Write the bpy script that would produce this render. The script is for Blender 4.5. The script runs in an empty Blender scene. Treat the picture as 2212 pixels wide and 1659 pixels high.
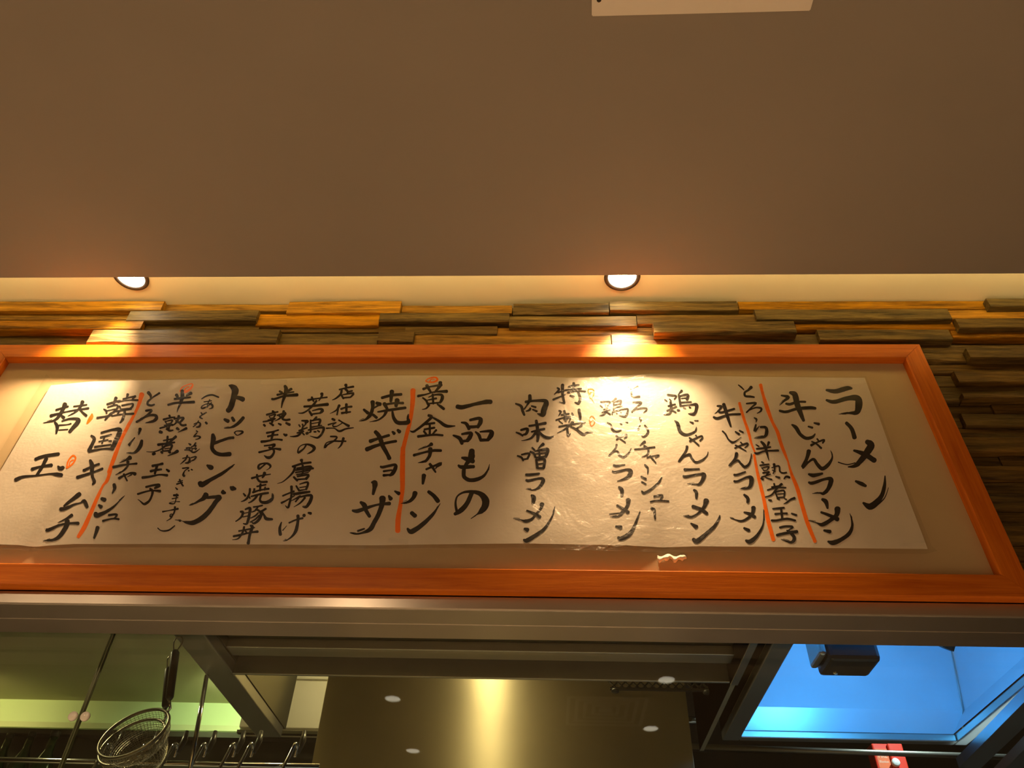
import bpy, bmesh, math, random
from mathutils import Vector, Matrix, noise
random.seed(11)
SC = bpy.context.scene
COL = SC.collection

# ---------------------------------------------------------------- camera
# the photograph is 2212 x 1659; axes below are the camera's right / down / forward in room space
F, CX, CY = 1667.0, 1106.0, 829.5
def _basis():
    u = Vector((72, -1834.5, 1667)).normalized()
    x = Vector((40816, 33.5, -1667)); x = (x - u*x.dot(u)).normalized()
    y = u.cross(x)
    return Matrix((x, y, u))            # room = R @ cam
R = _basis()
EYE = Vector((0, 0, 1.6))
cam = bpy.data.cameras.new('camera'); camo = bpy.data.objects.new('camera', cam); COL.objects.link(camo)
cam.sensor_width = 36; cam.lens = F/2212*36; cam.clip_start = .02; cam.clip_end = 60
m = Matrix.Identity(4)
for r in range(3):
    m[r][0] = R[r][0]; m[r][1] = -R[r][1]; m[r][2] = -R[r][2]; m[r][3] = EYE[r]
camo.matrix_world = m
SC.camera = camo
SC.cycles.max_bounces = 9

# ---------------------------------------------------------------- world, exposure
W = bpy.data.worlds.new('world'); SC.world = W; W.use_nodes = True
W.node_tree.nodes['Background'].inputs[0].default_value = (.9, .62, .38, 1)
W.node_tree.nodes['Background'].inputs[1].default_value = .05
SC.view_settings.view_transform = 'Standard'; SC.view_settings.look = 'None'
SC.view_settings.exposure = 0.0; SC.view_settings.gamma = 1.0; SC.view_settings.use_curve_mapping = False

WARM = (1.0, .64, .32)
# strengths of the lamps of the place (W)
P_WALLWASH, P_ROOM, P_COVE, P_BLUE, P_KITCHEN = 90.0, 182.0, 33.0, 12.0, 13.0

# ---------------------------------------------------------------- helpers
def ray(px, py): return R @ Vector((px-CX, py-CY, F))
def PY(px, py, y): d = ray(px, py); return EYE + d*(y/d.y)          # point on the wall-parallel plane y
def PZ(px, py, z): d = ray(px, py); return EYE + d*((z-1.6)/d.z)    # point on the level plane z
def PX(px, py, x): d = ray(px, py); return EYE + d*(x/d.x)

def tag(o, label=None, cat=None, group=None, kind=None):
    for k, v in (('label', label), ('category', cat), ('group', group), ('kind', kind)):
        if v: o[k] = v
    return o
def empty(name, loc, label, cat, group=None):
    o = bpy.data.objects.new(name, None); COL.objects.link(o); o.location = loc; o.empty_display_size = .05
    return tag(o, label, cat, group)
WORLD = {}
def obj(name, bm, mat, parent=None, origin=None, smooth=False, mats=None):
    """link a bmesh built in room coordinates as one object with its own origin"""
    if origin is None:
        vs = [v.co for v in bm.verts]
        origin = Vector([(min(c[i] for c in vs)+max(c[i] for c in vs))/2 for i in range(3)])
        origin.z = min(c.z for c in vs)
    origin = Vector(origin)
    for v in bm.verts: v.co -= origin
    uv = bm.loops.layers.uv.new('UVMap')
    for f in bm.faces:
        for lp in f.loops: c = lp.vert.co; lp[uv].uv = (c.x, c.y + c.z)
    me = bpy.data.meshes.new(name); bm.normal_update(); bm.to_mesh(me); bm.free()
    if smooth:
        for p in me.polygons: p.use_smooth = True
    for mm in (mats or [mat]): me.materials.append(mm)
    o = bpy.data.objects.new(name, me); COL.objects.link(o)
    WORLD[o.name] = origin
    if parent:
        o.parent = parent
        po = WORLD.get(parent.name, Vector(parent.location)) if parent.type != 'EMPTY' else Vector(parent.location)
        o.location = origin - po
    else: o.location = origin
    return o
def struct(name, bm, mat, parent=None, **k):
    return tag(obj(name, bm, mat, parent, **k), kind='structure')

def quadbox(bm, c):
    """hexahedron from 8 corners: bottom 0-3, top 4-7"""
    v = [bm.verts.new(p) for p in c]
    fs = []
    for f in ((3,2,1,0),(4,5,6,7),(0,1,5,4),(1,2,6,5),(2,3,7,6),(3,0,4,7)):
        fs.append(bm.faces.new([v[i] for i in f]))
    return v, fs
def box(bm, a, b, bevel=0):
    x0,y0,z0 = a; x1,y1,z1 = b
    x0,x1 = min(x0,x1),max(x0,x1); y0,y1 = min(y0,y1),max(y0,y1); z0,z1 = min(z0,z1),max(z0,z1)
    v, fs = quadbox(bm, [(x0,y0,z0),(x1,y0,z0),(x1,y1,z0),(x0,y1,z0),(x0,y0,z1),(x1,y0,z1),(x1,y1,z1),(x0,y1,z1)])
    if bevel:
        es = {e for f in fs for e in f.edges}
        bmesh.ops.bevel(bm, geom=list(es), offset=bevel, segments=2, affect='EDGES', profile=.5)
def boxes(*lst, bevel=0):
    bm = bmesh.new()
    for a, b in lst: box(bm, a, b, bevel)
    return bm
def tube(bm, pts, rad, seg=10, cap=True):
    pts = [Vector(p) for p in pts]; n = len(pts)
    rads = rad if isinstance(rad, (list, tuple)) else [rad]*n
    rings = []; up = None
    for i, p in enumerate(pts):
        t = (pts[min(i+1,n-1)] - pts[max(i-1,0)]).normalized()
        if up is None: up = t.orthogonal().normalized()
        up = (up - t*up.dot(t)).normalized(); b = t.cross(up)
        rings.append([bm.verts.new(p + (up*math.cos(2*math.pi*k/seg) + b*math.sin(2*math.pi*k/seg))*rads[i]) for k in range(seg)])
    for a, b in zip(rings, rings[1:]):
        for k in range(seg): bm.faces.new((a[k], a[(k+1)%seg], b[(k+1)%seg], b[k]))
    if cap: bm.faces.new(rings[0][::-1]); bm.faces.new(rings[-1])
def lathe(bm, c, prof, axis=Vector((0,0,1)), seg=32, close=False):
    """revolve (radius, height) pairs about axis through c"""
    axis = Vector(axis).normalized(); a = axis.orthogonal().normalized(); b = axis.cross(a); c = Vector(c)
    rings = [[bm.verts.new(c + axis*h + (a*math.cos(2*math.pi*k/seg)+b*math.sin(2*math.pi*k/seg))*max(r,1e-5)) for k in range(seg)] for r, h in prof]
    for p, q in zip(rings, rings[1:]):
        for k in range(seg): bm.faces.new((p[k], p[(k+1)%seg], q[(k+1)%seg], q[k]))
def catmull(p, n=8):
    out = []; m = len(p)
    if m < 3:
        for i in range(n+1): out.append([a+(b-a)*i/n for a, b in zip(p[0], p[-1])])
        return out
    for i in range(m-1):
        p0, p1, p2, p3 = p[max(i-1,0)], p[i], p[i+1], p[min(i+2,m-1)]
        for k in range(n):
            t = k/n
            out.append([.5*(2*b+(c-a)*t+(2*a-5*b+4*c-d)*t*t+(3*b-a-3*c+d)*t**3) for a, b, c, d in zip(p0,p1,p2,p3)])
    out.append(list(p[-1])); return out

# ---------------------------------------------------------------- materials
class N:
    def __init__(s, name):
        s.m = bpy.data.materials.new(name); s.m.use_nodes = True; s.t = s.m.node_tree; s.b = s.t.nodes['Principled BSDF']
        s.out = s.t.nodes['Material Output']
    def n(s, typ, **kw):
        x = s.t.nodes.new(typ)
        for k, v in kw.items():
            if k.startswith('i_'):
                key = k[2:]; key = int(key) if key.isdigit() else key.replace('_', ' ')
                x.inputs[key].default_value = v
            else: setattr(x, k, v)
        return x
    def l(s, a, b): s.t.links.new(a, b)
    def set(s, **kw):
        for k, v in kw.items(): s.b.inputs[k.replace('_', ' ')].default_value = v
def c4(c): return (c[0], c[1], c[2], 1)
def coord(M, scale=(1,1,1), kind='Object', rot=(0,0,0)):
    tc = M.n('ShaderNodeTexCoord'); mp = M.n('ShaderNodeMapping'); mp.inputs['Scale'].default_value = scale; mp.inputs['Rotation'].default_value = rot
    M.l(tc.outputs[kind], mp.inputs[0]); return mp.outputs[0]
def bump(M, h, strength, dist):
    b = M.n('ShaderNodeBump'); b.inputs['Strength'].default_value = strength; b.inputs['Distance'].default_value = dist
    M.l(h, b.inputs['Height']); M.l(b.outputs[0], M.b.inputs['Normal']); return b
def plain(name, col, rough=.6, metal=0, spec=.5, noise_amt=.08, nscale=14, bmp=.1, bdist=.002):
    M = N(name); v = coord(M)
    no = M.n('ShaderNodeTexNoise', i_Scale=nscale, i_Detail=5.0); M.l(v, no.inputs['Vector'])
    mx = M.n('ShaderNodeMix', data_type='RGBA'); mx.inputs['A'].default_value = c4([x*(1-noise_amt) for x in col]); mx.inputs['B'].default_value = c4([min(1, x*(1+noise_amt)) for x in col])
    M.l(no.outputs['Fac'], mx.inputs['Factor']); M.l(mx.outputs['Result'], M.b.inputs['Base Color'])
    M.set(Roughness=rough, Metallic=metal); M.b.inputs['Specular IOR Level'].default_value = spec
    if bmp: bump(M, no.outputs['Fac'], bmp, bdist)
    return M.m
def steel(name, col, rough, scale=(2, 2, 400), bmp=.15, aniso=0, dirt=.25):
    M = N(name); v = coord(M, scale)
    no = M.n('ShaderNodeTexNoise', i_Scale=1.0, i_Detail=4.0); M.l(v, no.inputs['Vector'])
    v2 = coord(M, (3, 3, 3)); n2 = M.n('ShaderNodeTexNoise', i_Scale=1.5, i_Detail=6.0); M.l(v2, n2.inputs['Vector'])
    mx = M.n('ShaderNodeMix', data_type='RGBA'); mx.inputs['A'].default_value = c4([x*(1-dirt) for x in col]); mx.inputs['B'].default_value = c4(col)
    M.l(n2.outputs['Fac'], mx.inputs['Factor']); M.l(mx.outputs['Result'], M.b.inputs['Base Color'])
    mr = M.n('ShaderNodeMapRange'); mr.inputs['To Min'].default_value = rough*.96; mr.inputs['To Max'].default_value = rough*1.15
    M.l(n2.outputs['Fac'], mr.inputs['Value']); M.l(mr.outputs[0], M.b.inputs['Roughness'])
    M.set(Metallic=1.0)
    if aniso:
        M.set(Anisotropic=aniso, Anisotropic_Rotation=.25); t = M.n('ShaderNodeTangent', direction_type='UV_MAP', uv_map='UVMap'); M.l(t.outputs[0], M.b.inputs['Tangent'])
    if bmp: bump(M, no.outputs['Fac'], bmp, .0006)
    return M.m
def emit(name, col, s):
    M = N(name); e = M.n('ShaderNodeEmission'); e.inputs[0].default_value = c4(col); e.inputs[1].default_value = s
    M.l(e.outputs[0], M.out.inputs[0]); return M.m
def grain(name, light, dark, rough, scale, spec=.4, bmp=.25, coat=0, attr=False, streak=6.0):
    """wood: long grain along the first axis of the scale"""
    M = N(name); v = coord(M, scale)
    oi = M.n('ShaderNodeObjectInfo'); add = M.n('ShaderNodeVectorMath', operation='ADD'); M.l(v, add.inputs[0])
    sc = M.n('ShaderNodeMath', operation='MULTIPLY'); sc.inputs[1].default_value = 37.0; M.l(oi.outputs['Random'], sc.inputs[0]); M.l(sc.outputs[0], add.inputs[1])
    vec = add.outputs[0]
    if attr:
        at = M.n('ShaderNodeAttribute', attribute_name='tone'); ad2 = M.n('ShaderNodeVectorMath', operation='MULTIPLY_ADD')
        M.l(at.outputs['Color'], ad2.inputs[0]); ad2.inputs[1].default_value = (31, 17, 23); M.l(vec, ad2.inputs[2]); vec = ad2.outputs[0]
    n1 = M.n('ShaderNodeTexNoise', i_Scale=streak, i_Detail=7.0, i_Roughness=.62, i_Distortion=.6); M.l(vec, n1.inputs['Vector'])
    n2 = M.n('ShaderNodeTexNoise', i_Scale=streak*5, i_Detail=4.0); M.l(vec, n2.inputs['Vector'])
    mix = M.n('ShaderNodeMath', operation='MULTIPLY_ADD'); M.l(n2.outputs['Fac'], mix.inputs[0]); mix.inputs[1].default_value = .35
    M.l(n1.outputs['Fac'], mix.inputs[2])
    rp = M.n('ShaderNodeValToRGB'); M.l(mix.outputs[0], rp.inputs[0])
    rp.color_ramp.elements[0].position = .42; rp.color_ramp.elements[0].color = c4(dark)
    rp.color_ramp.elements[1].position = .88; rp.color_ramp.elements[1].color = c4(light)
    colr = rp.outputs[0]
    if attr:
        # each board its own age: tone.r greys it, tone.g darkens it
        hs = M.n('ShaderNodeHueSaturation'); sp = M.n('ShaderNodeSeparateColor'); M.l(at.outputs['Color'], sp.inputs[0])
        ms = M.n('ShaderNodeMapRange'); ms.inputs['To Min'].default_value = .95; ms.inputs['To Max'].default_value = 1.1; M.l(sp.outputs[0], ms.inputs[0]); M.l(ms.outputs[0], hs.inputs['Saturation'])
        mv = M.n('ShaderNodeMapRange'); mv.inputs['To Min'].default_value = .5; mv.inputs['To Max'].default_value = 1.25; M.l(sp.outputs[1], mv.inputs[0]); M.l(mv.outputs[0], hs.inputs['Value'])
        r2 = M.n('ShaderNodeValToRGB'); M.l(mix.outputs[0], r2.inputs[0])
        r2.color_ramp.elements[0].position = .45; r2.color_ramp.elements[0].color = (.040, .026, .008, 1)
        r2.color_ramp.elements[1].position = .86; r2.color_ramp.elements[1].color = (.34, .235, .060, 1)
        am = M.n('ShaderNodeMix', data_type='RGBA'); M.l(sp.outputs[0], am.inputs['Factor']); M.l(r2.outputs[0], am.inputs['A']); M.l(colr, am.inputs['B'])
        # weathered blotches, darker and rougher, along the board
        bl = M.n('ShaderNodeTexNoise', i_Scale=1.6, i_Detail=6.0, i_Roughness=.7); M.l(vec, bl.inputs['Vector'])
        br = M.n('ShaderNodeMapRange'); br.inputs['From Min'].default_value = .52; br.inputs['From Max'].default_value = .68; br.inputs['To Min'].default_value = 1.0; br.inputs['To Max'].default_value = .28; M.l(bl.outputs['Fac'], br.inputs[0])
        bm_ = M.n('ShaderNodeMix', data_type='RGBA', blend_type='MULTIPLY'); bm_.inputs['Factor'].default_value = 1.0; M.l(am.outputs['Result'], bm_.inputs['A']); M.l(br.outputs[0], bm_.inputs['B'])
        M.l(bm_.outputs['Result'], hs.inputs['Color']); colr = hs.outputs[0]
    M.l(colr, M.b.inputs['Base Color'])
    M.set(Roughness=rough); M.b.inputs['Specular IOR Level'].default_value = spec
    if coat: M.b.inputs['Coat Weight'].default_value = coat; M.b.inputs['Coat Roughness'].default_value = .3
    bump(M, mix.outputs[0], bmp, .003)
    return M.m

MAT = {}
MAT['ceiling'] = plain('painted_ceiling', (.33, .305, .275), .85, nscale=3, noise_amt=.06, bmp=.05)
MAT['cove'] = plain('cream_ceiling', (.80, .70, .50), .8, nscale=6, noise_amt=.05, bmp=.12)
MAT['room'] = plain('room_paint', (.22, .17, .13), .8, nscale=4)
MAT['floor'] = plain('floor_tile', (.46, .39, .31), .5, nscale=5)
MAT['planks'] = grain('reclaimed_wood', (.66, .31, .040), (.10, .046, .010), .55, (1.9, 25, 25), bmp=.8, attr=True, streak=3.0, spec=.22)
MAT['frame_h'] = grain('orange_wood_long', (.74, .205, .012), (.47, .095, .004), .40, (1.0, 22, 22), bmp=.12, streak=3.2, spec=.18)
MAT['frame_v'] = grain('orange_wood_upright', (.74, .205, .012), (.47, .095, .004), .40, (22, 22, 1.0), bmp=.12, streak=3.2, spec=.18)
MAT['mat'] = plain('tan_backing_paper', (.60, .47, .28), .75, nscale=5, noise_amt=.12, bmp=.15, bdist=.004)
MAT['steel'] = steel('brushed_steel_long', (.66, .62, .56), .34, (1.5, 90, 260), bmp=0, aniso=.8, dirt=.06)
MAT['steel_panel'] = steel('brushed_steel_panel', (.50, .44, .31), .34, (2, 2, 300), bmp=.03, aniso=.93)
MAT['steel_dull'] = steel('dull_steel', (.62, .60, .55), .36, (40, 40, 40), bmp=.05)
MAT['steel_dark'] = steel('grimy_steel', (.34, .30, .25), .45, (30, 30, 30), bmp=.08)
MAT['chrome'] = steel('chrome', (.75, .72, .66), .12, (5, 5, 5), bmp=0)
MAT['black'] = plain('black_plastic', (.02, .018, .016), .45)
MAT['dark'] = plain('dark_cabinet', (.055, .05, .042), .6)
M = N('clear_tape')
tt = M.n('ShaderNodeBsdfTransparent'); td = M.n('ShaderNodeBsdfDiffuse'); td.inputs[0].default_value = (.95,.90,.76,1); tg = M.n('ShaderNodeBsdfGlossy'); tg.inputs['Roughness'].default_value = .5
t1 = M.n('ShaderNodeMixShader'); t1.inputs[0].default_value = .35; M.l(td.outputs[0], t1.inputs[1]); M.l(tg.outputs[0], t1.inputs[2])
t2 = M.n('ShaderNodeMixShader'); t2.inputs[0].default_value = .12; M.l(tt.outputs[0], t2.inputs[1]); M.l(t1.outputs[0], t2.inputs[2]); M.l(t2.outputs[0], M.out.inputs[0])
MAT['tape'] = M.m
# ---------------------------------------------------------------- brush writing
# every stroke: "x,y,width x,y,width ..." measured in tenths of a crop pixel; a crop letter names its origin
CROP = dict(A=(0,840), B=(40,1000), C=(200,810), D=(180,990), E=(380,820), F=(340,980), G=(590,810), H=(560,980),
            I=(720,810), J=(730,980), K=(860,810), L=(860,980), M=(1090,810), N=(1090,980), O=(1270,820), P=(1280,980),
            Q=(1500,820), R=(1510,980), S=(1660,820), T=(1670,980))
COLUMNS = [
("ラーメン", """
S 99,18,4 114,20,8 134,15,8 142,15,4;99,35,4 112,38,7 135,32,8 152,32,11 154,45,13 150,56,9 138,57,4 120,59,1
S 133,74,6 142,84,7 147,99,8;168,106,8 175,112,13 167,126,12 156,140,9 148,147,7 136,149,2;148,142,2 134,145,2 119,141,2;146,121,4 163,127,9 181,138,9
T 141,47,4 150,51,7 158,55,5;154,84,4 167,90,12 184,74,8 190,55,6 191,38,2;176,89,3 190,76,2 197,58,1"""),
("牛じゃんラーメン", """
S 22,27,3 34,30,6 27,36,4 19,44,1;37,22,5 45,26,10 49,42,10 55,58,8 60,70,5;30,41,4 37,42,5 50,38,4 63,38,4;19,53,4 30,55,5 48,50,5 70,48,6 80,49,5
S 40,77,3 47,82,7 54,93,6 64,100,6 75,98,5 80,92,2;68,80,3 75,82,4;78,74,3 86,76,5;73,112,5 83,107,3 95,103,4 92,109,3;74,106,3 81,109,3 90,117,4;83,101,3 86,105,3
S 69,122,8 65,136,6 58,150,6 68,141,4 77,136,5 83,144,6 92,152,7 103,144,6 109,132,3 106,121,1
T 61,35,4 69,37,7 84,34,4;61,49,4 68,50,6 90,43,5 99,45,9 94,60,7 86,68,6 80,67,3 67,68,1;84,78,5 90,82,8 93,93,4
T 110,94,11 108,105,8 97,114,7 84,121,7 74,118,2 60,114,1;82,100,4 98,106,6 110,112,8;87,131,4 97,133,7;94,150,4 103,152,9 117,146,7 130,136,7 135,124,5 134,112,3 131,102,1"""),
("とろーり半熟煮玉子", """
Q 75,9,2 80,13,3 85,18,2;97,13,6 92,18,4 86,22,4 87,28,4 96,29,4 102,30,3;89,41,3 105,40,4 98,47,3 89,56,3;92,53,2 104,48,3 114,49,4 113,54,3 106,58,1;102,65,2 106,68,4 105,73,1
Q 105,77,3 103,88,5 111,79,1;113,81,4 122,82,5 123,92,6 118,98,4 102,100,1;114,106,4 120,113,6 124,126,4 127,138,1;105,111,2 110,114,3;127,107,5 125,113,3;106,118,3 118,117,4 130,115,3;103,125,3 108,126,4 120,122,3 143,121,4
R 107,14,3 110,16,3;104,20,3 119,18,3;107,24,2 110,28,2;109,24,2 119,22,3 116,28,2;110,29,2 116,28,2;109,33,3 120,31,3 115,35,3;107,40,3 122,35,2;117,35,3 113,40,2 124,44,3;128,18,5 129,27,3 126,35,2;124,24,2 136,21,3 138,30,3 143,33,3 150,32,3;125,28,2 130,30,2
R 106,42,3 109,44,4;131,39,3 137,41,4;145,43,2 149,39,4 155,41,4;128,51,3 130,59,3;141,52,5 133,59,4 124,70,3 113,74,2;124,57,3 140,54,2;117,62,3 132,58,3 148,58,3;130,65,3 134,76,3;131,65,3 145,63,3 145,75,3;134,69,2 144,68,2;134,75,3 145,74,3
R 119,79,3 123,80,4;133,77,2 137,78,3;146,77,2 149,78,3;163,76,5 157,78,4 150,83,3 144,86,1;126,94,3 138,93,4 146,92,3;140,94,4 142,112,4;130,103,4 140,102,3 150,102,4;124,114,4 132,114,4 150,111,4 164,114,4;158,102,3 166,105,4
R 138,126,4 148,124,4 160,125,4 152,131,2;150,131,3 155,134,5 162,142,6 161,149,6 155,151,4 140,146,1;133,139,5 146,136,5 167,133,6"""),
("牛じゃんラーメン", """
Q 39,45,3 46,46,5 42,52,3 35,58,1;50,42,6 53,52,6 58,68,5 62,80,3;41,53,4 46,56,4 68,50,4;33,64,4 40,66,5 58,60,4 78,59,4;48,88,3 53,93,3 58,102,3 65,107,4 72,104,2 80,98,1;70,89,3 76,93,4;77,87,3 83,90,3
Q 69,117,3 77,113,3 90,109,4 90,113,3 86,116,2;70,112,3 78,116,3 88,122,2;79,107,3 83,111,2;72,126,6 69,136,5 60,147,5 66,142,3 74,138,4 79,143,4 86,149,5 93,144,4 96,135,2 97,126,1
R 60,36,4 65,36,4 79,31,3;60,47,4 66,47,4 82,40,4 89,42,8 88,54,7 82,59,4 70,60,1;77,70,4 83,76,6 83,84,5;93,92,8 91,102,6 82,111,5 72,115,4 60,112,2 52,109,1;77,100,3 87,103,6 95,108,6;77,127,4 85,131,6;80,148,4 87,150,8 98,141,6 107,127,4 110,115,2 110,95,1"""),
("鶏じゃんラーメン", """
O 136,26,4 144,27,4 151,28,3 147,34,3;131,34,3 135,37,2;139,33,2 142,36,2;137,45,3 149,42,3;141,38,4 142,50,5 139,58,4 129,60,1;135,53,3 151,46,3;143,52,3 150,56,3;160,19,5 155,24,2;155,26,4 158,45,4;157,28,3 170,26,5 169,34,5;159,32,2 169,31,2;159,39,3 176,38,3;157,45,3 175,43,3 185,43,6 184,53,5 180,59,5 171,58,1
O 153,52,4 156,52,3;163,48,3 166,49,3;173,47,3 175,48,3;148,70,2 153,75,6 157,88,6 166,94,5 176,92,4 184,87,3 185,80,1;174,72,2 179,74,4;182,70,2 188,70,2;174,105,4 184,100,3 194,96,3 195,100,3 191,104,3;173,99,3 180,104,3 189,112,3;184,95,3 187,99,2
O 169,114,5 167,122,4 155,140,4 163,132,3 173,128,5 177,134,4 184,141,4 194,138,4 203,130,2 205,122,1
P 157,27,5 165,27,4 182,26,3;155,38,4 160,39,5 182,35,4 190,36,8 187,46,6 182,52,5 175,52,2 162,51,1;173,62,4 177,66,6 177,76,4;194,80,10 190,91,6 180,102,4 168,108,4 155,106,1;171,90,6 185,95,6 195,102,6;168,119,3 177,125,8;172,146,6 179,149,9 195,136,7 208,124,6 215,112,4 217,104,1"""),
("とろーりチャーシュー", """
O 69,13,2 74,17,2;85,12,4 77,17,2 74,23,3 77,29,4 88,29,4;77,39,3 91,39,4 84,46,3 75,55,3;77,53,2 89,49,3 100,49,3 99,53,3 94,57,1;88,65,3 90,68,4 90,72,2;89,78,2 85,86,3 88,84,1;97,78,3 102,85,4 102,91,4 96,97,3 91,96,1
O 97,106,5 94,108,4 88,113,1;80,119,3 90,118,3 114,115,3;96,113,4 103,119,4 101,128,3 92,132,1;101,133,3 112,130,2 122,129,3 115,133,2;106,130,3 110,135,3 116,142,2;97,145,3 102,151,4 102,160,2
P 83,39,3 91,43,4;84,48,3 91,52,3;84,64,3 89,67,5 102,59,4 113,49,4 118,40,2;105,73,4 119,71,4 116,78,3;99,82,3 110,80,3 130,81,3;100,93,4 105,96,6 106,105,4 107,112,3"""),
("鶏じゃんラーメン", """
O 22,38,3 38,38,3 34,44,2;21,44,2 25,47,2;30,43,2 31,47,2;27,51,2 34,48,2;33,46,2 31,55,3 26,60,3 20,61,1;24,56,2 38,51,2;32,55,2 38,59,3;48,32,4 41,37,2;44,37,2 44,52,3;44,39,2 56,36,4 55,43,3;46,43,2 55,41,2;46,48,2 58,45,2;42,55,3 58,51,2 68,50,3 66,60,4 62,63,3 53,61,1
O 41,58,2 42,59,2;48,56,2 50,58,2;54,54,2 57,56,2;33,73,2 39,77,3 42,85,4 48,89,4 57,86,2;55,75,2 58,76,2;64,72,1 68,73,2;49,102,3 57,97,2 65,93,3 66,97,3 62,100,2;48,95,3 54,100,2 64,107,2;59,94,3 60,97,2;49,111,4 47,117,3 36,130,3 43,124,2 50,122,3 54,129,4 61,132,4 69,126,3 74,117,1
O 44,146,4 50,147,4 63,145,2
P 34,30,3 40,31,4 58,27,4 65,30,8 62,38,7 54,43,4 42,47,1;45,57,4 50,62,7 50,72,5;61,79,9 59,90,6 50,101,6 43,107,3 30,108,1;42,88,4 52,94,5 61,100,6;48,101,2 29,103,2;40,124,4 48,126,8;44,143,5 49,145,8 62,138,8 70,127,6 76,112,4 81,98,1"""),
("特製", """
M 90,22,3 93,25,4 85,33,2;91,30,3 104,26,3;99,17,6 99,33,5 102,48,4;102,48,3 93,46,1;83,42,4 95,37,3 104,33,1;109,20,3 118,18,4 127,17,3;118,14,5 118,25,4;103,26,3 120,24,4 131,23,3;108,30,4 124,27,3 138,28,3;125,27,4 129,40,5 126,48,5 119,46,1;112,35,3 118,37,4
M 93,61,3 96,63,4 92,70,1;102,61,4 105,78,5;97,68,3 110,66,3;88,77,3 100,73,3 112,71,3;93,78,2 99,83,2;101,76,2 112,73,3 110,80,3;115,65,3 117,69,3;127,59,5 129,70,5 129,80,3;114,81,4 117,81,4;93,88,3 115,84,3 138,81,2;110,87,4 102,93,3 90,99,1;107,92,4 109,104,4 113,99,1;132,86,4 121,92,2;113,88,3 123,93,4 134,101,5 142,98,3 151,98,1"""),
("肉味噌ラーメン", """
M 19,49,3 28,53,5 31,62,5 34,69,4;36,46,5 50,44,4 69,44,6 71,49,9 67,60,10 65,68,8 56,66,2;43,35,6 43,43,6 38,52,3 33,59,3;46,53,3 53,55,4;44,57,4 42,60,4 36,62,2;48,59,3 55,62,4
M 20,98,3 27,101,4 31,104,3;28,94,4 39,92,5 37,100,5 31,102,3;42,87,4 55,85,4 70,82,5;46,97,3 58,94,4 68,92,4;54,78,5 56,90,6 57,105,6 56,114,4;54,97,5 46,107,4 36,111,2 28,112,1;59,97,4 66,104,5 75,107,5 84,104,2
M 22,138,3 29,141,4 32,147,3;29,136,3 42,134,4 39,143,4;32,144,3 39,143,3;47,124,3 51,128,4;66,118,6 62,121,4 57,126,2;44,131,4 50,134,4 53,141,4;52,130,3 70,127,6 74,128,6 72,135,6 70,140,5;59,128,3 60,140,4;53,135,3 70,133,3;53,141,3 71,139,4;54,144,4 56,158,5;55,145,4 68,144,5 67,158,5;58,152,3 66,151,3;57,159,4 67,159,4
N 37,36,5 43,36,5 59,34,4;37,45,4 42,46,5 60,42,4 66,45,7 62,54,6 55,60,4 47,62,2 37,60,1;46,71,4 50,75,8 49,84,6;64,86,8 62,93,5 54,103,4 46,112,5 36,115,6 28,113,2 15,110,1;38,97,3 50,102,5 60,108,7;34,128,4 39,130,8;33,147,4 38,148,8 52,140,7 67,129,6 77,115,4 83,103,3 86,90,1"""),
("一品もの", """
K 101,54,8 110,55,8 130,50,6 150,46,8 159,46,8;108,81,3 116,83,6 121,92,6;123,77,5 138,74,6 141,79,8 136,89,6;121,89,6 136,88,5;94,103,3 105,108,7 109,117,6;109,101,4 124,99,6 122,107,8 117,113,6;110,113,5 120,112,5;132,97,3 138,103,6 141,112,5;140,97,3 158,96,6 159,102,9 153,111,6;141,111,6 154,111,5
K 126,137,11 125,145,9
L 126,-5,10 125,2,11 122,10,9 115,20,6 112,30,7 113,40,7 122,45,7 134,44,7 146,38,5 153,28,3 156,18,1;109,7,4 117,9,8 128,13,8;103,20,4 109,23,7 129,22,6
L 126,66,8 118,84,8 108,96,9 97,103,6;100,98,5 98,85,4 101,73,3 112,66,4 127,65,6 141,69,9 149,79,13 148,90,12 142,98,9 134,104,2 124,111,1"""),
("黄金チャーハン", """
K 43,24,5 55,20,3 74,17,5;49,18,6 56,30,4;72,13,7 71,19,6 62,30,3;34,36,5 48,33,3 62,29,3 83,28,6;42,39,3 48,44,4 51,51,4;52,38,2 62,34,3 74,34,5 75,41,6 71,48,4;59,33,4 60,49,4;50,43,2 65,40,4;51,49,3 72,47,3;53,51,4 48,57,3 40,59,1;67,50,3 73,54,5 78,58,5
K 52,69,5 57,72,5 44,84,5 31,94,4 25,97,4 20,95,1;58,72,3 70,79,5 82,87,6 97,87,2;47,84,4 62,82,4;45,93,4 62,90,4;54,84,4 54,103,4;44,96,4 48,101,4;65,94,4 58,102,3;34,105,5 50,103,4 64,102,4 76,103,4
K 57,118,7 50,122,3 34,128,1;27,137,5 45,132,4 60,129,5 73,129,5;55,126,8 54,137,6 48,146,5 43,148,4 34,150,1;48,161,4 62,155,4 74,151,6 66,157,3 64,160,2;54,152,5 59,158,5 64,166,3
L 44,37,8 43,45,6 42,52,4;29,67,9 26,75,7 18,82,5 5,85,1;52,65,6 61,72,7 68,81,8;23,101,7 29,106,8;16,128,4 23,133,9 40,122,8 58,105,6 66,94,3 72,85,1"""),
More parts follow.
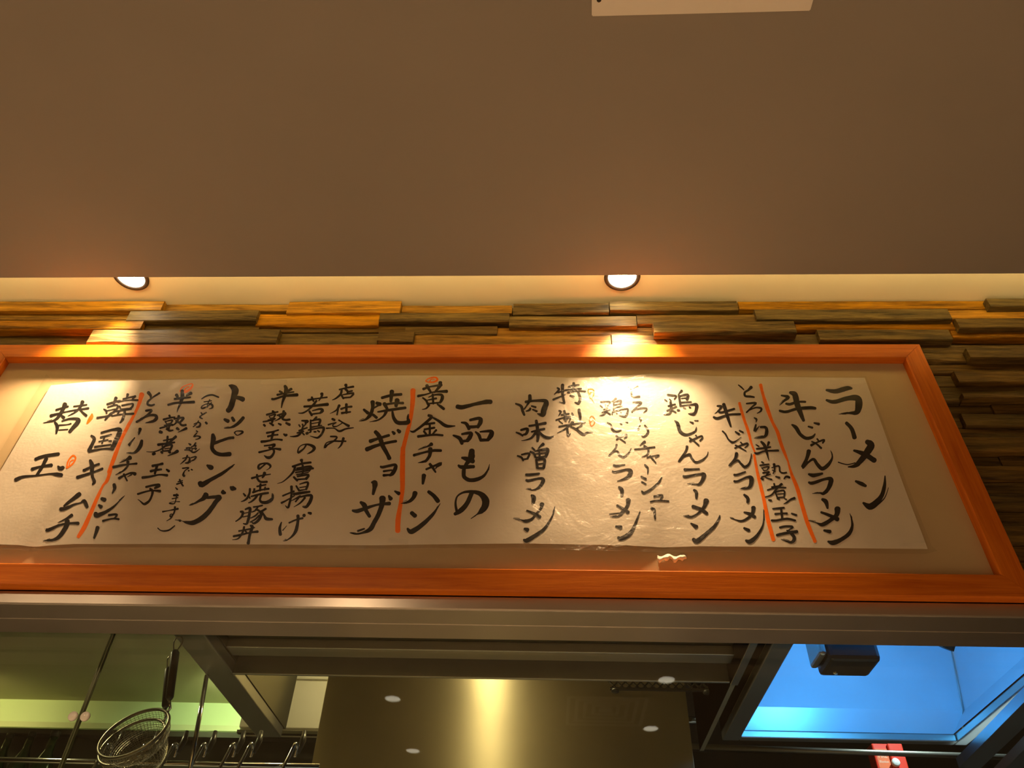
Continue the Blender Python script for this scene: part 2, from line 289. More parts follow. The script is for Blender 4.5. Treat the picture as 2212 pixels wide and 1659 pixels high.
("焼ギョーザ", """
I 52,59,4 59,65,6;67,46,8 67,57,6 63,68,7 55,76,4 44,79,1;64,60,2 78,51,4;74,48,6 80,50,7;68,68,5 74,73,5;83,39,5 98,35,5 116,33,5;100,28,8 98,45,5;90,50,4 105,48,4 119,48,5;109,43,9 107,53,6;87,49,7 92,58,5;76,63,3 95,60,5 123,56,5;90,63,6 86,70,4 76,77,3 62,80,1;101,63,4 103,73,6 109,81,7 120,82,7 128,80,8 127,73,4 128,66,1
I 63,113,7 75,109,5 95,103,5;57,127,8 72,121,6 90,116,5 107,113,5;72,97,7 79,106,8 84,120,8 92,135,7 96,143,8;101,97,4 104,100,6;110,94,5 113,97,7
J 73,22,4 77,23,5 97,19,5 98,25,7 93,34,7 88,37,4;78,30,4 92,28,3;78,37,5 90,36,3;58,49,4 63,50,10 62,60,7 60,69,5;25,97,4 33,98,7 48,93,6 68,87,4 88,85,7;39,83,5 45,88,9 48,97,7 54,107,6;76,76,12 75,87,9 70,102,8 62,117,8 55,129,8 42,135,4 30,137,3 20,135,1;45,128,3 34,132,4;87,72,4 90,77,8;97,64,3 104,68,7"""),
("店仕込み", """
G 124,17,6 125,22,3;113,25,3 125,22,3 137,20,4;117,26,4 115,33,4 107,40,3 100,43,1;123,24,4 127,28,4 126,33,2;127,29,3 135,27,3;116,34,3 120,40,4;118,34,2 137,31,4 132,38,3;120,39,3 132,38,3;113,52,5 108,60,3 97,66,1;111,58,3 109,68,3;116,58,4 125,55,3 134,54,4;125,50,5 125,65,4;117,65,4 132,63,3
G 101,75,4 105,77,4;118,82,2 110,87,2 105,88,2;112,77,3 120,82,3 129,87,5;94,85,3 108,81,2 102,85,2 103,88,3 108,88,2;91,91,3 104,91,2 113,96,4 124,92,3 137,90,2;98,105,3 109,106,3 103,113,3 93,119,3 88,124,4 91,116,2 102,113,3 113,113,3 124,113,3;120,108,5 118,115,4 115,121,3 110,126,1"""),
("若鶏の唐揚げ", """
G 60,43,5 70,41,3 92,38,3;66,38,4 69,45,3;83,32,6 83,36,4 78,44,2;53,54,4 68,53,4 93,50,6;74,44,4 67,53,4 58,61,3 50,65,3 42,65,1;62,62,4 66,69,4;67,61,2 80,58,4 84,61,6 79,66,3;66,67,3 80,65,3
G 49,78,3 59,79,5 54,82,3;44,85,3 46,88,3;50,84,3 51,87,3;56,83,3 52,88,2;44,95,3 58,90,3;51,87,3 48,97,4 43,103,4 36,105,3 28,105,1;41,99,3 52,96,3;48,97,3 53,102,3;74,72,4 68,78,3;64,77,3 64,95,4;66,78,3 80,76,4 78,85,4;66,83,2 78,81,2;66,89,3 83,86,2;60,94,3 75,91,3 86,90,5 84,99,4 78,106,4 73,107,3 63,104,1;57,100,5 59,99,5;62,98,3 65,97,2;70,97,3 73,97,3;76,95,3 79,97,3
G 56,120,3 52,126,3 44,132,4 42,132,3 44,124,2 51,119,2 62,119,4 70,124,6 67,130,4 58,135,1
H 72,11,6 73,15,3;57,22,4 73,17,4 88,15,4;61,23,4 58,31,4 50,40,3 40,48,2 31,51,1;74,20,4 75,30,3 72,36,3;64,25,3 88,22,4 85,30,3;62,28,3 92,25,4;62,32,3 84,29,3;64,36,3 84,32,2;59,40,4 65,46,4;65,39,3 84,36,4 80,43,5;65,44,3 80,43,3
H 40,72,3 52,67,3 60,64,4;55,56,5 55,70,4 52,83,4 49,92,4 44,88,1;38,84,4 46,80,3 60,72,2;63,55,3 68,63,4;69,52,2 83,49,4 80,61,4;69,58,2 80,56,2;68,63,3 80,61,2;59,69,5 72,67,5 86,65,4;70,72,3 62,82,3;69,74,3 88,71,5 87,81,6 80,91,5 73,90,1;78,75,4 70,84,3 59,91,1;69,73,4 54,81,1
H 38,117,2 35,127,5 36,138,6;40,131,2 47,123,1;51,118,3 62,113,3 74,110,4;66,106,6 66,115,5 63,130,6 57,140,4 48,147,2 40,149,1;76,105,6 77,106,6;84,101,4 88,102,5"""),
("半熟玉子のせ焼豚丼", """
E 186,11,5 188,16,7 186,27,6 182,38,4 180,48,2;177,20,4 181,22,4;197,16,5 190,20,4;173,26,4 188,23,3 201,21,3;164,33,4 169,33,4 185,28,4 207,26,6;165,54,4 168,56,4;155,60,4 165,57,3 174,55,3;159,62,2 161,66,2;160,62,2 170,59,3 167,64,3;161,66,2 167,65,2;157,69,2 169,66,3 163,71,3;149,72,3 160,70,3 170,67,2;165,71,4 163,75,3;160,74,3 166,78,4
E 184,54,5 182,61,4 176,67,3 168,71,1;173,61,3 187,57,4 184,62,4 182,67,4 188,69,4 195,68,4;176,62,3 181,65,4;150,77,4 152,79,4;175,75,3 179,77,4;188,74,4 194,77,5;155,91,4 165,89,3 175,86,3;166,90,5 163,102,4;157,97,4 165,95,3 174,94,3;146,106,5 155,105,4 170,102,3 181,103,4;184,93,3 187,95,5 189,94,4
E 151,113,3 160,112,3 169,111,5 164,116,3;159,116,4 166,119,4 167,125,4 162,132,5 156,133,5 150,129,1;142,124,4 155,121,3 167,118,3 178,119,5
F 185,17,3 178,23,3 173,26,4 173,20,4 179,17,3 188,17,4 193,21,4 191,25,2 186,28,1;161,42,4 175,38,3 193,35,2;170,36,4 171,43,4 176,48,4 187,48,4;183,33,6 181,38,5 179,41,3;147,68,3 150,72,4;158,60,4 157,68,4 153,76,4 148,80,3 142,82,1;166,60,3 164,65,3;156,73,3 158,76,3
F 170,56,3 185,53,3;176,52,4 175,63,4;163,66,4 176,62,3 190,60,4;165,60,3 165,66,3;184,57,3 183,62,3;160,73,3 176,69,4 189,67,4;171,70,4 167,76,4 160,82,3 155,84,2;177,71,4 175,79,4 179,83,5 187,83,6 194,79,6 197,74,4 196,67,1
F 142,99,4 146,100,5 144,107,4 139,112,3 133,116,2;150,95,3 158,93,5 157,103,5 155,113,5 152,120,4 146,119,2;147,102,2 156,100,2;146,108,2 156,106,2;164,91,3 172,90,3 180,88,3;172,90,3 167,97,3 160,100,2;168,95,4 174,98,4 177,105,5 172,114,5 165,119,4 161,117,2;172,101,3 167,106,3 159,110,2;174,105,3 167,112,3 158,117,2;185,94,4 177,99,4;177,98,4 182,105,4 186,111,6 196,112,4
F 148,125,4 146,133,4 140,143,3 135,146,2 127,147,1;159,123,4 162,125,6 158,137,5 156,147,5 155,153,6;139,132,3 150,130,3 160,128,3 166,126,2;130,141,4 140,139,4 157,135,3 171,133,5;150,132,3 152,134,3"""),
("トッピング", """
E 91,10,3 96,12,9 101,18,13 99,28,10 96,40,10 93,48,10 89,53,9;102,30,6 110,32,8 115,34,9;83,68,5 89,71,7;96,65,5 99,70,6;115,65,6 108,73,6 100,79,5 92,82,3 82,83,1
E 63,94,6 64,101,9 62,110,7 62,118,7 68,125,7 78,128,7 92,127,8;64,109,6 78,104,5 90,100,5 99,99,5;100,91,3 103,88,2 112,88,3 114,90,4 108,94,2 104,95,2 100,91,2
F 85,20,4 90,23,9 93,24,8;73,50,9 76,53,10 90,45,7 110,34,6 124,24,4 132,18,1
F 83,70,10 79,76,8 72,80,5 63,85,3 54,88,1;85,75,5 97,74,6 107,74,7 100,82,8 93,92,8 84,103,9 73,112,9 60,118,8 49,117,5 42,115,1 30,113,1;112,63,4 112,66,8 116,67,4;125,57,4 128,59,9 133,60,5;38,115,3 39,115,3"""),
("（あとから追加できます）", """
C 186,41,2 194,36,3 204,34,3 215,38,3;190,46,2 203,44,2;200,42,2 196,50,2 196,55,2;203,47,2 198,52,2 191,56,3 186,57,3 187,53,2 196,49,2 204,51,4 204,56,3 198,58,1;185,64,2 187,67,3;194,64,3 186,69,2 183,72,3 188,75,2;173,84,2 180,81,2 184,83,3 182,88,4 177,89,2;181,78,2 177,84,2 171,89,2;193,81,4 195,83,4;177,95,2 179,97,3;178,99,2 172,106,3 178,104,2 184,106,3 180,109,2 175,110,1
C 164,117,2 167,119,4;176,116,3 172,121,2;170,122,2 177,120,3 175,123,2;170,126,2 177,125,3 175,128,2;169,122,2 170,129,2;160,125,3 168,124,2 163,128,2;157,128,2 165,128,3 171,132,3 176,131,3 183,126,1
F 43,8,2 53,6,2 55,9,3 53,15,4 47,16,2;51,3,3 48,10,3 39,18,1;55,8,3 56,15,2;57,7,2 66,5,3 63,10,3 57,13,2;43,25,3 54,24,2 47,29,2 44,36,4 46,38,5;53,29,3 54,29,3;58,27,3 60,28,2;35,48,2 43,46,2;33,52,3 43,49,2;38,44,3 41,51,3 44,55,3;31,58,2 34,61,3
F 28,71,4 35,71,4;25,77,2 35,75,2;33,69,3 32,76,2 29,85,2 22,85,3 20,84,1 28,82,1 38,82,2;9,99,3 20,97,2 35,94,4;30,91,4 29,99,3 26,105,3 22,108,3 22,104,2 25,103,2 25,107,3 22,111,2 15,115,1
D 127,119,2 132,123,2 139,124,3 147,122,3 156,115,2"""),
("半熟煮玉子", """
C 153,27,6 153,38,7 150,48,5 147,55,3 144,64,1;143,34,6 145,37,5;168,31,6 160,35,3;140,41,4 155,39,4 167,38,3;129,51,4 140,48,4 155,47,4 173,46,5;131,69,4 133,73,3;121,76,4 133,73,3 141,72,3;124,79,3 126,83,2;126,79,2 136,77,3 134,82,3;126,84,2 134,82,2;122,86,2 135,84,3 130,88,3;115,91,3 128,87,3 137,84,2;131,87,3 129,93,4 125,92,2;127,90,3 131,95,4 138,94,2
C 147,70,5 146,76,4 141,83,3 135,87,2;139,75,3 155,73,4 152,78,4 149,82,4 153,86,4 160,85,4;142,78,3 147,81,4;115,97,6 118,98,5;144,91,5 147,93,4;160,91,5 152,95,3 145,98,1;128,105,4 127,118,4;142,105,5 130,116,4 118,126,3 105,131,2 92,131,1;121,112,3 136,109,3;112,119,5 126,117,4 140,115,3;119,121,3 120,130,3;122,122,3 135,119,4 133,127,4 130,130,4;123,126,2 131,125,2;121,130,3 131,129,3
C 103,135,5 106,134,5;117,131,4 119,133,4;130,131,4 132,132,5;145,130,6 138,134,4 128,138,1
D 118,13,5 128,11,4 136,9,5;126,12,5 122,26,4;115,22,5 124,20,4 133,19,4;101,33,5 115,31,4 130,28,3 143,29,5;142,19,3 146,22,5;107,49,4 120,46,4 130,46,6 122,51,4;114,52,4 118,56,5 117,63,4 113,72,4 107,77,5 103,78,4 97,73,2 93,70,1;93,61,4 110,56,3 120,55,3 131,56,5"""),
("とろーりチャーシュー", """
C 95,30,6 99,35,5 99,39,3;114,31,4 103,38,3 95,45,4 94,50,4 100,52,4 106,50,3;91,61,4 101,60,4 94,68,4 84,75,4 75,80,4;82,75,3 97,69,4 107,69,5 109,74,6 103,79,5 90,82,1;81,92,6 80,97,4 78,102,1;72,107,2 67,113,3 61,121,5 66,115,2;84,112,5 82,120,7 77,128,6 70,133,4 58,133,1;64,141,8 57,145,4 46,150,1
D 51,15,5 65,12,4 80,10,3 91,9,4;76,6,6 75,14,4 67,22,3 55,28,1;61,34,5 66,31,4 75,27,3 82,25,4 89,27,7;82,28,3 75,32,1;69,27,4 72,33,3 75,39,3
B 163,37,6 164,43,6 160,52,2;142,61,6 147,63,8;137,72,4 141,75,7;132,86,7 133,90,8 148,84,6 162,75,4 172,65,2 181,56,1;154,89,4 168,88,4 163,95,3;144,99,4 160,95,3 171,96,4;135,110,7 133,117,6 129,128,4"""),
("韓国キムチ", """
C 25,50,4 38,46,4 47,44,3;40,39,6 36,49,4;19,58,2 23,61,4 24,66,3;26,55,3 40,51,3 43,55,4 36,63,4 29,66,3;25,61,2 38,58,2;8,73,4 20,71,3 33,68,3;32,65,4 26,71,4 21,77,3;52,41,3 64,38,3 73,36,3;60,33,5 58,40,3;73,36,4 68,41,3;43,46,3 60,43,2 77,43,4;46,53,3 48,58,3;50,52,3 68,49,3 67,55,4 62,58,3;49,58,2 64,57,3;40,62,3 66,58,3;33,70,3 50,67,3 70,66,4;46,61,3 42,68,3;55,58,4 54,67,5 51,76,5 46,82,2
A 156,80,4 161,85,6 157,95,6 152,105,7;173,75,4 190,70,4 204,69,7 203,77,8 197,90,8 191,102,8;152,106,6 160,105,4 178,102,3 190,102,5;172,83,4 190,78,3;179,81,3 174,93,3;169,90,3 184,87,3;162,99,4 175,97,3 189,95,3;186,89,3 190,89,3
A 154,122,5 157,130,8 157,140,7 158,150,5 161,158,6 158,163,3;143,139,5 156,133,4 169,128,4;132,151,6 148,146,5 160,142,4 175,136,4
B 104,53,8 95,60,7 83,69,5 77,74,3;72,79,7 82,77,6 95,71,4 106,68,3 112,65,7 117,75,6;91,89,6 82,95,4 67,102,1;46,114,5 52,114,6 70,106,4 88,103,4 102,103,6;83,99,9 83,104,9 78,114,8 70,125,7 60,131,5 42,133,1"""),
("替", """
A 96,36,4 116,30,4;87,46,6 105,41,3 124,37,3 151,33,4;111,26,8 108,34,7 101,46,6 92,54,4 74,58,1;103,44,3 109,49,6;126,30,3 148,27,3;141,22,7 137,31,5 128,40,3 116,46,1;136,35,3 142,41,4 148,46,5;94,57,4 98,65,6 96,76,3;106,55,3 120,51,4 134,52,6 132,58,8 125,66,7 119,73,6;101,62,3 114,61,2 122,59,3;101,70,2 116,69,2"""),
("玉", """
A 61,120,6 75,115,6 100,111,6;79,119,7 72,133,6 63,147,5;55,137,6 68,133,4 88,130,6;27,155,7 40,150,5 62,148,3 85,145,3 98,146,7 105,147,7;99,132,3 103,136,8 108,134,6"""),
]
RED = [
("long red brush line beside the heading of the fried dumplings", "I 136,26,9 135,50,8 131,80,6 127,95,7 121,118,7 118,135,8 118,160,8;J 111,-10,8 110,30,9 110,60,8 107,85,7 103,110,9 102,132,9"),
("red brush line at the far left of the sheet", "C 84,33,9 79,50,6 71,68,5 60,88,6 48,112,6 38,138,7 28,166,7;B 160,0,7 152,28,6 144,39,4 135,58,6 122,88,7 112,110,8 102,126,6"),
("red brush line left of the column とろーり半熟煮玉子", "Q 77,40,5 80,52,5 85,68,5 93,92,5 97,108,4 103,124,3;R 94,2,4 99,30,5 105,55,6 111,80,6 118,115,7 127,147,7"),
("red brush line right of the column とろーり半熟煮玉子", "Q 113,9,6 117,25,5 124,48,7 133,72,5 142,90,6 148,110,6 155,128,5 160,140,3;R 152,14,3 158,35,5 168,60,7 175,85,7 185,118,7 198,150,6"),
("small red spot beside 替", "A 157,43,3 156,48,7 152,54,6 148,60,2"),
("small red ring beside 玉", "A 114,135,3 116,124,3 124,114,3 129,118,3 124,128,3 114,135,3;A 118,131,2 120,124,2 126,121,2"),
("small red ring above the left 半", "C 149,28,2 154,20,2 170,15,2 168,22,4 158,29,4 149,28,2;C 155,29,3 160,22,2 165,20,2"),
("small red ring above 黄", "K 47,10,2 52,6,2 63,4,3 67,8,4 61,12,3 50,12,2 47,10,2;K 54,11,2 57,7,2 63,8,1"),
("small red ring beside 特", "M 147,40,3 143,31,2 143,25,2 147,24,2 152,26,2 152,34,2 149,39,2;M 145,33,4 147,30,2 151,29,2;M 148,40,1 153,48,1"),
("small red ring beside 製", "M 147,86,2 145,78,2 147,71,2 151,71,2 154,78,2 152,85,2 148,87,2;M 146,81,2 151,77,2 153,80,1"),
]

# ---------------------------------------------------------------- room shell
Z_LOW, Z_COVE, Y_EDGE = 3.10, 3.21, 1.246       # lowered ceiling, cove ceiling, edge of the lowered ceiling
Y_WALL, Y_FR, Y_MAT = 1.455, 1.400, 1.4225      # backing wall, front of the picture frame, its backing board
XL, XR = -5.0, 4.5
struct('floor', boxes(((XL,-6.2,-.1),(XR,5.2,0))), MAT['floor'])
struct('ceiling', boxes(((XL,-6.2,Z_LOW),(XR,Y_EDGE,Z_LOW+.03))), MAT['ceiling'])
struct('trim_1', boxes(((XL,.8,Z_COVE),(XR,Y_WALL+.1,Z_COVE+.05)), ((XL,.78,Z_LOW+.03),(XR,.8,Z_COVE))), MAT['cove'])
struct('wall_back', boxes(((XL,-6.3,0),(XR,-6.2,Z_LOW))), MAT['room'])
struct('wall_left', boxes(((XL-.1,-6.2,0),(XL,5.2,Z_COVE+.05))), MAT['room'])
struct('wall_right', boxes(((XR,-6.2,0),(XR+.1,5.2,Z_COVE+.05))), MAT['room'])

# reclaimed wood cladding: boards of many thicknesses, level = how far each stands out
bm = bmesh.new(); tone = bm.loops.layers.color.new('tone')
def board(x0, x1, z0, z1, lev, t=None, rough=True):
    yf = 1.447 - .0105*lev; n = max(2, int((x1-x0)/.035)); t = t or (random.random(), random.random(), random.random())
    rings = []
    ph = random.uniform(0, 99)
    chip = [0]*(n+1)
    if rough and random.random() < .6:
        c0 = random.uniform(0, n); wd = random.uniform(2, 5)
        for i in range(n+1): chip[i] = max(0, 1-abs(i-c0)/wd)*random.uniform(.1, .9)
    for i in range(n+1):
        x = x0+(x1-x0)*i/n
        jz = (noise.noise((x*9, ph, 0)))*.0022; jt = noise.noise((x*7, ph+7, 3))*.0016; jy = noise.noise((x*5, ph, 9))*.0022
        zb = z0 + jz + chip[i]*.010; zt = z1 + jt; yy = yf + jy
        e = .0022
        rings.append([bm.verts.new(p) for p in ((x,Y_WALL,z0-.001),(x,yy+e+chip[i]*.008,z0+jz*.5),(x,yy,zb+e),(x,yy,zt-e),(x,yy+e,zt),(x,Y_WALL,z1))])
    fs = []
    for a, b in zip(rings, rings[1:]):
        for k in range(5): fs.append(bm.faces.new((a[k], b[k], b[k+1], a[k+1])))
    fs.append(bm.faces.new(rings[0])); fs.append(bm.faces.new(rings[-1][::-1]))
    for f in fs:
        for lp in f.loops: lp[tone] = (*t, 1)
def pboard(x0, x1, y0, y1, lev, t=None, ex0=0, ex1=0):
    yf = 1.447-.0105*lev
    a = PY(x0, y1, yf); b = PY(x1, y0, yf); a2 = PY(x0, y0, yf); b2 = PY(x1, y1, yf)
    board((a.x+a2.x)/2-ex0, (b.x+b2.x)/2+ex1, (a.z+b2.z)/2, (a2.z+b.z)/2, lev, t)
L, G, DK = (.9,.8,.5), (.25,.45,.5), (.5,.15,.2)       # honey, grey-brown, dark boards
def TN(b): return tuple(min(1, max(0, v+random.uniform(-.15,.15))) for v in b)
rows = [
 [(0,351,650,670,3,L),(351,624,657,671,1.2,L),(622,865,650,675,3,L),(868,1106,659,676,2,L),(1109,1315,654,675,3,DK),(1317,1593,650,670,3.2,G),(1595,2137,650,667,1.8,L),(2134,2212,644,661,3.6,G)],
 [(0,280,676,691,1.2,L),(277,556,670,692,3.3,G),(556,820,678,704,2,L),(820,1100,675,694,2.7,G),(1100,1375,682,705,2.4,G),(1376,1632,679,700,2,DK),(1632,2052,667,690,3,G),(2052,2212,669,688,1.6,L)],
 [(0,307,692,711,3,L),(307,560,700,713,1.6,G),(560,875,704,718,1.2,DK),(875,1074,704,723,1.8,DK),(1074,1412,707,724,1.2,L),(1412,1718,693,719,4,G),(1718,2068,696,711,1.4,L),(2068,2212,687,708,3,G)],
 [(0,196,718,748,.6,G),(194,600,711,741,3.6,G),(600,816,720,748,1.6,G),(816,893,715,741,3.1,DK),(893,1320,723,748,1.4,L),(1322,1766,722,748,1.9,G),(1768,2054,711,734,3,G),(2056,2212,712,729,1.3,L)]]
for r in rows:
    for k, (x0, x1, y0, y1, lev, t) in enumerate(r):
        pboard(x0, x1, y0, y1, lev, TN(t), ex0=(1.6 if x0 == 0 else 0), ex1=(1.6 if x1 == 2212 else 0))
# boards right of the picture frame, down to the steel lintel
zr = 3.045
right = [(.033,1.2,None),(.036,3.2,1.062),(.034,1.0,None),(.040,2.2,1.012),(.040,.8,None),(.018,3.0,1.00),(.034,1.0,1.07),(.040,1.6,.985),(.034,.9,None),(.046,2.0,None),(.030,.8,1.03),(.040,1.4,None),(.036,.8,1.10),(.042,1.5,None),(.04,.7,None),(.045,1.6,None),(.04,.9,None),(.05,1.4,None),(.05,.9,None),(.06,1.3,None)]
for h, lev, xs in right:
    z1, zr = zr, zr-h
    if zr < 2.30: zr = 2.30
    if xs:
        board(.955, xs, zr+.001, z1-.001, max(.5, lev-1.6), TN(G)); board(xs+.002, 3.0, zr+.001, z1-.001, lev, TN(DK))
    else: board(.955, 3.0, zr+.001, z1-.001, lev, TN(DK))
    if zr <= 2.30: break
# thin boards behind the frame, where the photograph cannot look
board(-3.2, .95, 2.66, 3.0, 0, TN(G), rough=False); board(-3.2, .95, 2.325, 2.655, 0, TN(G), rough=False)
box(bm, (-3.2, Y_WALL, 2.297), (3.0, Y_WALL+.03, Z_COVE))
for f in bm.faces:
    for lp in f.loops:
        if lp[tone][3] == 0 or tuple(lp[tone][:3]) == (1,1,1): lp[tone] = (.4,.3,.3,1)
struct('wall_front', bm, MAT['planks'])

# ---------------------------------------------------------------- picture frame
FX0, FX1, FZ0, FZ1, FW = -1.452, .946, 2.321, 3.013, .0495
fr = empty('framed_board', (-.25, Y_FR+.01, FZ0), 'long orange wooden picture frame holding the handwritten menu', 'picture frame')
def rail(x0, x1, xi0, xi1, z0, z1, y0=Y_FR, y1=1.4215):
    """mitred member: outer edge x0..x1 at z0, inner edge xi0..xi1 at z1, eased front arrises"""
    b = bmesh.new(); n = 40
    up = z1 > z0; e = .0025
    prof = [(0, y1), (0, y0+e), (e/FW, y0), (1-e/FW, y0), (1, y0+e), (1, y1)]
    rings = []
    for i in range(n+1):
        t = i/n; rg = []
        for f, y in prof: rg.append(b.verts.new((x0+(x1-x0)*t + ((xi0+(xi1-xi0)*t)-(x0+(x1-x0)*t))*f, y, z0+(z1-z0)*f)))
        rings.append(rg)
    for p, q in zip(rings, rings[1:]):
        for k in range(6): b.faces.new((p[k], q[k], q[(k+1)%6], p[(k+1)%6]))
    b.faces.new(rings[0]); b.faces.new(rings[-1][::-1]); bmesh.ops.recalc_face_normals(b, faces=b.faces); return b
def stile(xo, xi, y0=Y_FR, y1=1.4215):
    b = bmesh.new(); n = 20; e = .0025; w = xi-xo
    prof = [(0, y1), (0, y0+e), (e/FW, y0), (1-e/FW, y0), (1, y0+e), (1, y1)]; rings = []
    for i in range(n+1):
        t = i/n; rg = []
        for f, y in prof:
            za = FZ0+FW*f+.0006; zb = FZ1-FW*f-.0006; rg.append(b.verts.new((xo+w*f, y, za+(zb-za)*t)))
        rings.append(rg)
    for p, q in zip(rings, rings[1:]):
        for k in range(6): b.faces.new((p[k], q[k], q[(k+1)%6], p[(k+1)%6]))
    b.faces.new(rings[0]); b.faces.new(rings[-1][::-1]); bmesh.ops.recalc_face_normals(b, faces=b.faces); return b
obj('rail', rail(FX0, FX1, FX0+FW, FX1-FW, FZ1, FZ1-FW), MAT['frame_h'], fr)
obj('rail', rail(FX0, FX1, FX0+FW, FX1-FW, FZ0, FZ0+FW), MAT['frame_h'], fr)
obj('stile', stile(FX0, FX0+FW), MAT['frame_v'], fr)
obj('stile', stile(FX1, FX1-FW), MAT['frame_v'], fr)
# backing board, with its paper slightly slack along the top and bottom edge
b = bmesh.new(); nx, nz = 90, 16; g = []
for i in range(nx+1):
    x = FX0+.012+(FX1-FX0-.024)*i/nx; col = []
    for k in range(nz+1):
        z = FZ0+.012+(FZ1-FZ0-.024)*k/nz
        y = Y_MAT - .0012*(1+noise.noise((x*4, z*9, 1)))
        col.append(b.verts.new((x, y, z)))
    g.append(col)
for i in range(nx):
    for k in range(nz): b.faces.new((g[i][k], g[i+1][k], g[i+1][k+1], g[i][k+1]))
box(b, (FX0+.012, Y_MAT+.0005, FZ0+.012), (FX1-.012, Y_MAT+.0065, FZ1-.012))
obj('backing_board', b, MAT['mat'], fr, smooth=True)

# ---------------------------------------------------------------- menu sheet: a slightly slack paper on the board
def sstep(a, b, x):
    t = min(1, max(0, (x-a)/(b-a))); return t*t*(3-2*t)
def lift(x, z):
    """how far the paper stands off the board"""
    low = sstep(2.62, 2.41, z)
    dip = max(0, 1-abs(x+1.085)/.030) + max(0, 1-abs(x-.245)/.075)
    w = noise.noise((x*3.1, z*4.0, 2))*.0016 + noise.noise((x*9+z*6, z*7, 5))*.0007
    return max(.0013, .0030 + w + low*(.0045 - .0070*min(1, dip)))
def ysheet(x, z, off=0): return Y_MAT - .0024 - lift(x, z) - off
def on_sheet(px, py, off=0):
    y = 1.418
    for _ in range(3):
        p = PY(px, py, y); y = ysheet(p.x, p.z, off)
    return PY(px, py, y)
top = [(-1.252,2.882)] + [(p.x, p.z) for p in (on_sheet(*q) for q in ((200,824),(380,820),(590,819),(740,813),(870,811),(1000,811),(1140,812),(1230,816),(1310,815),(1406,807),(1476,808),(1531,812),(1640,814),(1868,816)))]
bot = [(-1.256,2.413)] + [(p.x, p.z) for p in (on_sheet(*q) for q in ((0,1176),(100,1179),(160,1175),(400,1175),(800,1178),(870,1177),(1140,1174),(1370,1179),(1700,1182),(1800,1184),(2004,1186)))]
def interp(tab, x):
    for (xa, za), (xb, zb) in zip(tab, tab[1:]):
        if x <= xb: return za+(zb-za)*(x-xa)/(xb-xa) if xb > xa else zb
    return tab[-1][1]
def sheet_grid(x0, x1, ztop, zbot, off, nx=190, nz=44, wr=None):
    b = bmesh.new(); g = []
    for i in range(nx+1):
        col = []
        for k in range(nz+1):
            x = x0(k/nz) + (x1(k/nz)-x0(k/nz))*i/nx
            za, zb = zbot(x), ztop(x); z = za+(zb-za)*k/nz
            col.append(b.verts.new((x, ysheet(x, z, off) - (wr(x, z) if wr else 0), z)))
        g.append(col)
    for i in range(nx):
        for k in range(nz): b.faces.new((g[i][k], g[i+1][k], g[i+1][k+1], g[i][k+1]))
    return b
M = N('washi_paper'); v = coord(M, (1,1,1))
n1 = M.n('ShaderNodeTexNoise', i_Scale=9.0, i_Detail=6.0); M.l(v, n1.inputs['Vector'])
n2 = M.n('ShaderNodeTexNoise', i_Scale=160.0, i_Detail=5.0); M.l(v, n2.inputs['Vector'])
mx = M.n('ShaderNodeMix', data_type='RGBA'); mx.inputs['A'].default_value = (.78,.72,.63,1); mx.inputs['B'].default_value = (.90,.86,.79,1)
M.l(n1.outputs['Fac'], mx.inputs['Factor']); M.l(mx.outputs['Result'], M.b.inputs['Base Color']); M.set(Roughness=.6); M.b.inputs['Specular IOR Level'].default_value = .3
ad = M.n('ShaderNodeMath', operation='MULTIPLY_ADD'); M.l(n2.outputs['Fac'], ad.inputs[0]); ad.inputs[1].default_value = .25; M.l(n1.outputs['Fac'], ad.inputs[2])
bump(M, ad.outputs[0], .25, .004); MAT['paper'] = M.m
def ink_mat(name, col, rough):
    M = N(name); v = coord(M, (1,1,1)); n1 = M.n('ShaderNodeTexNoise', i_Scale=90.0, i_Detail=4.0); M.l(v, n1.inputs['Vector'])
    mx = M.n('ShaderNodeMix', data_type='RGBA'); mx.inputs['A'].default_value = c4(col); mx.inputs['B'].default_value = c4([c*1.7+.004 for c in col])
    M.l(n1.outputs['Fac'], mx.inputs['Factor']); M.l(mx.outputs['Result'], M.b.inputs['Base Color']); M.set(Roughness=rough); M.b.inputs['Specular IOR Level'].default_value = .06
    return M.m
MAT['ink'] = ink_mat('black_ink', (.012,.010,.010), .55)
MAT['red'] = ink_mat('orange_red_ink', (.88,.17,.004), .55)
XA, XB = -1.2535, None
sheet = obj('menu_sheet', sheet_grid(lambda t: -1.256+.004*t, lambda t: bot[-1][0]+(top[-1][0]-bot[-1][0])*t, lambda x: interp(top, x), lambda x: interp(bot, x), 0), MAT['paper'], smooth=True)
tag(sheet, 'long cream paper menu brushed with black Japanese writing inside the orange frame', 'menu')

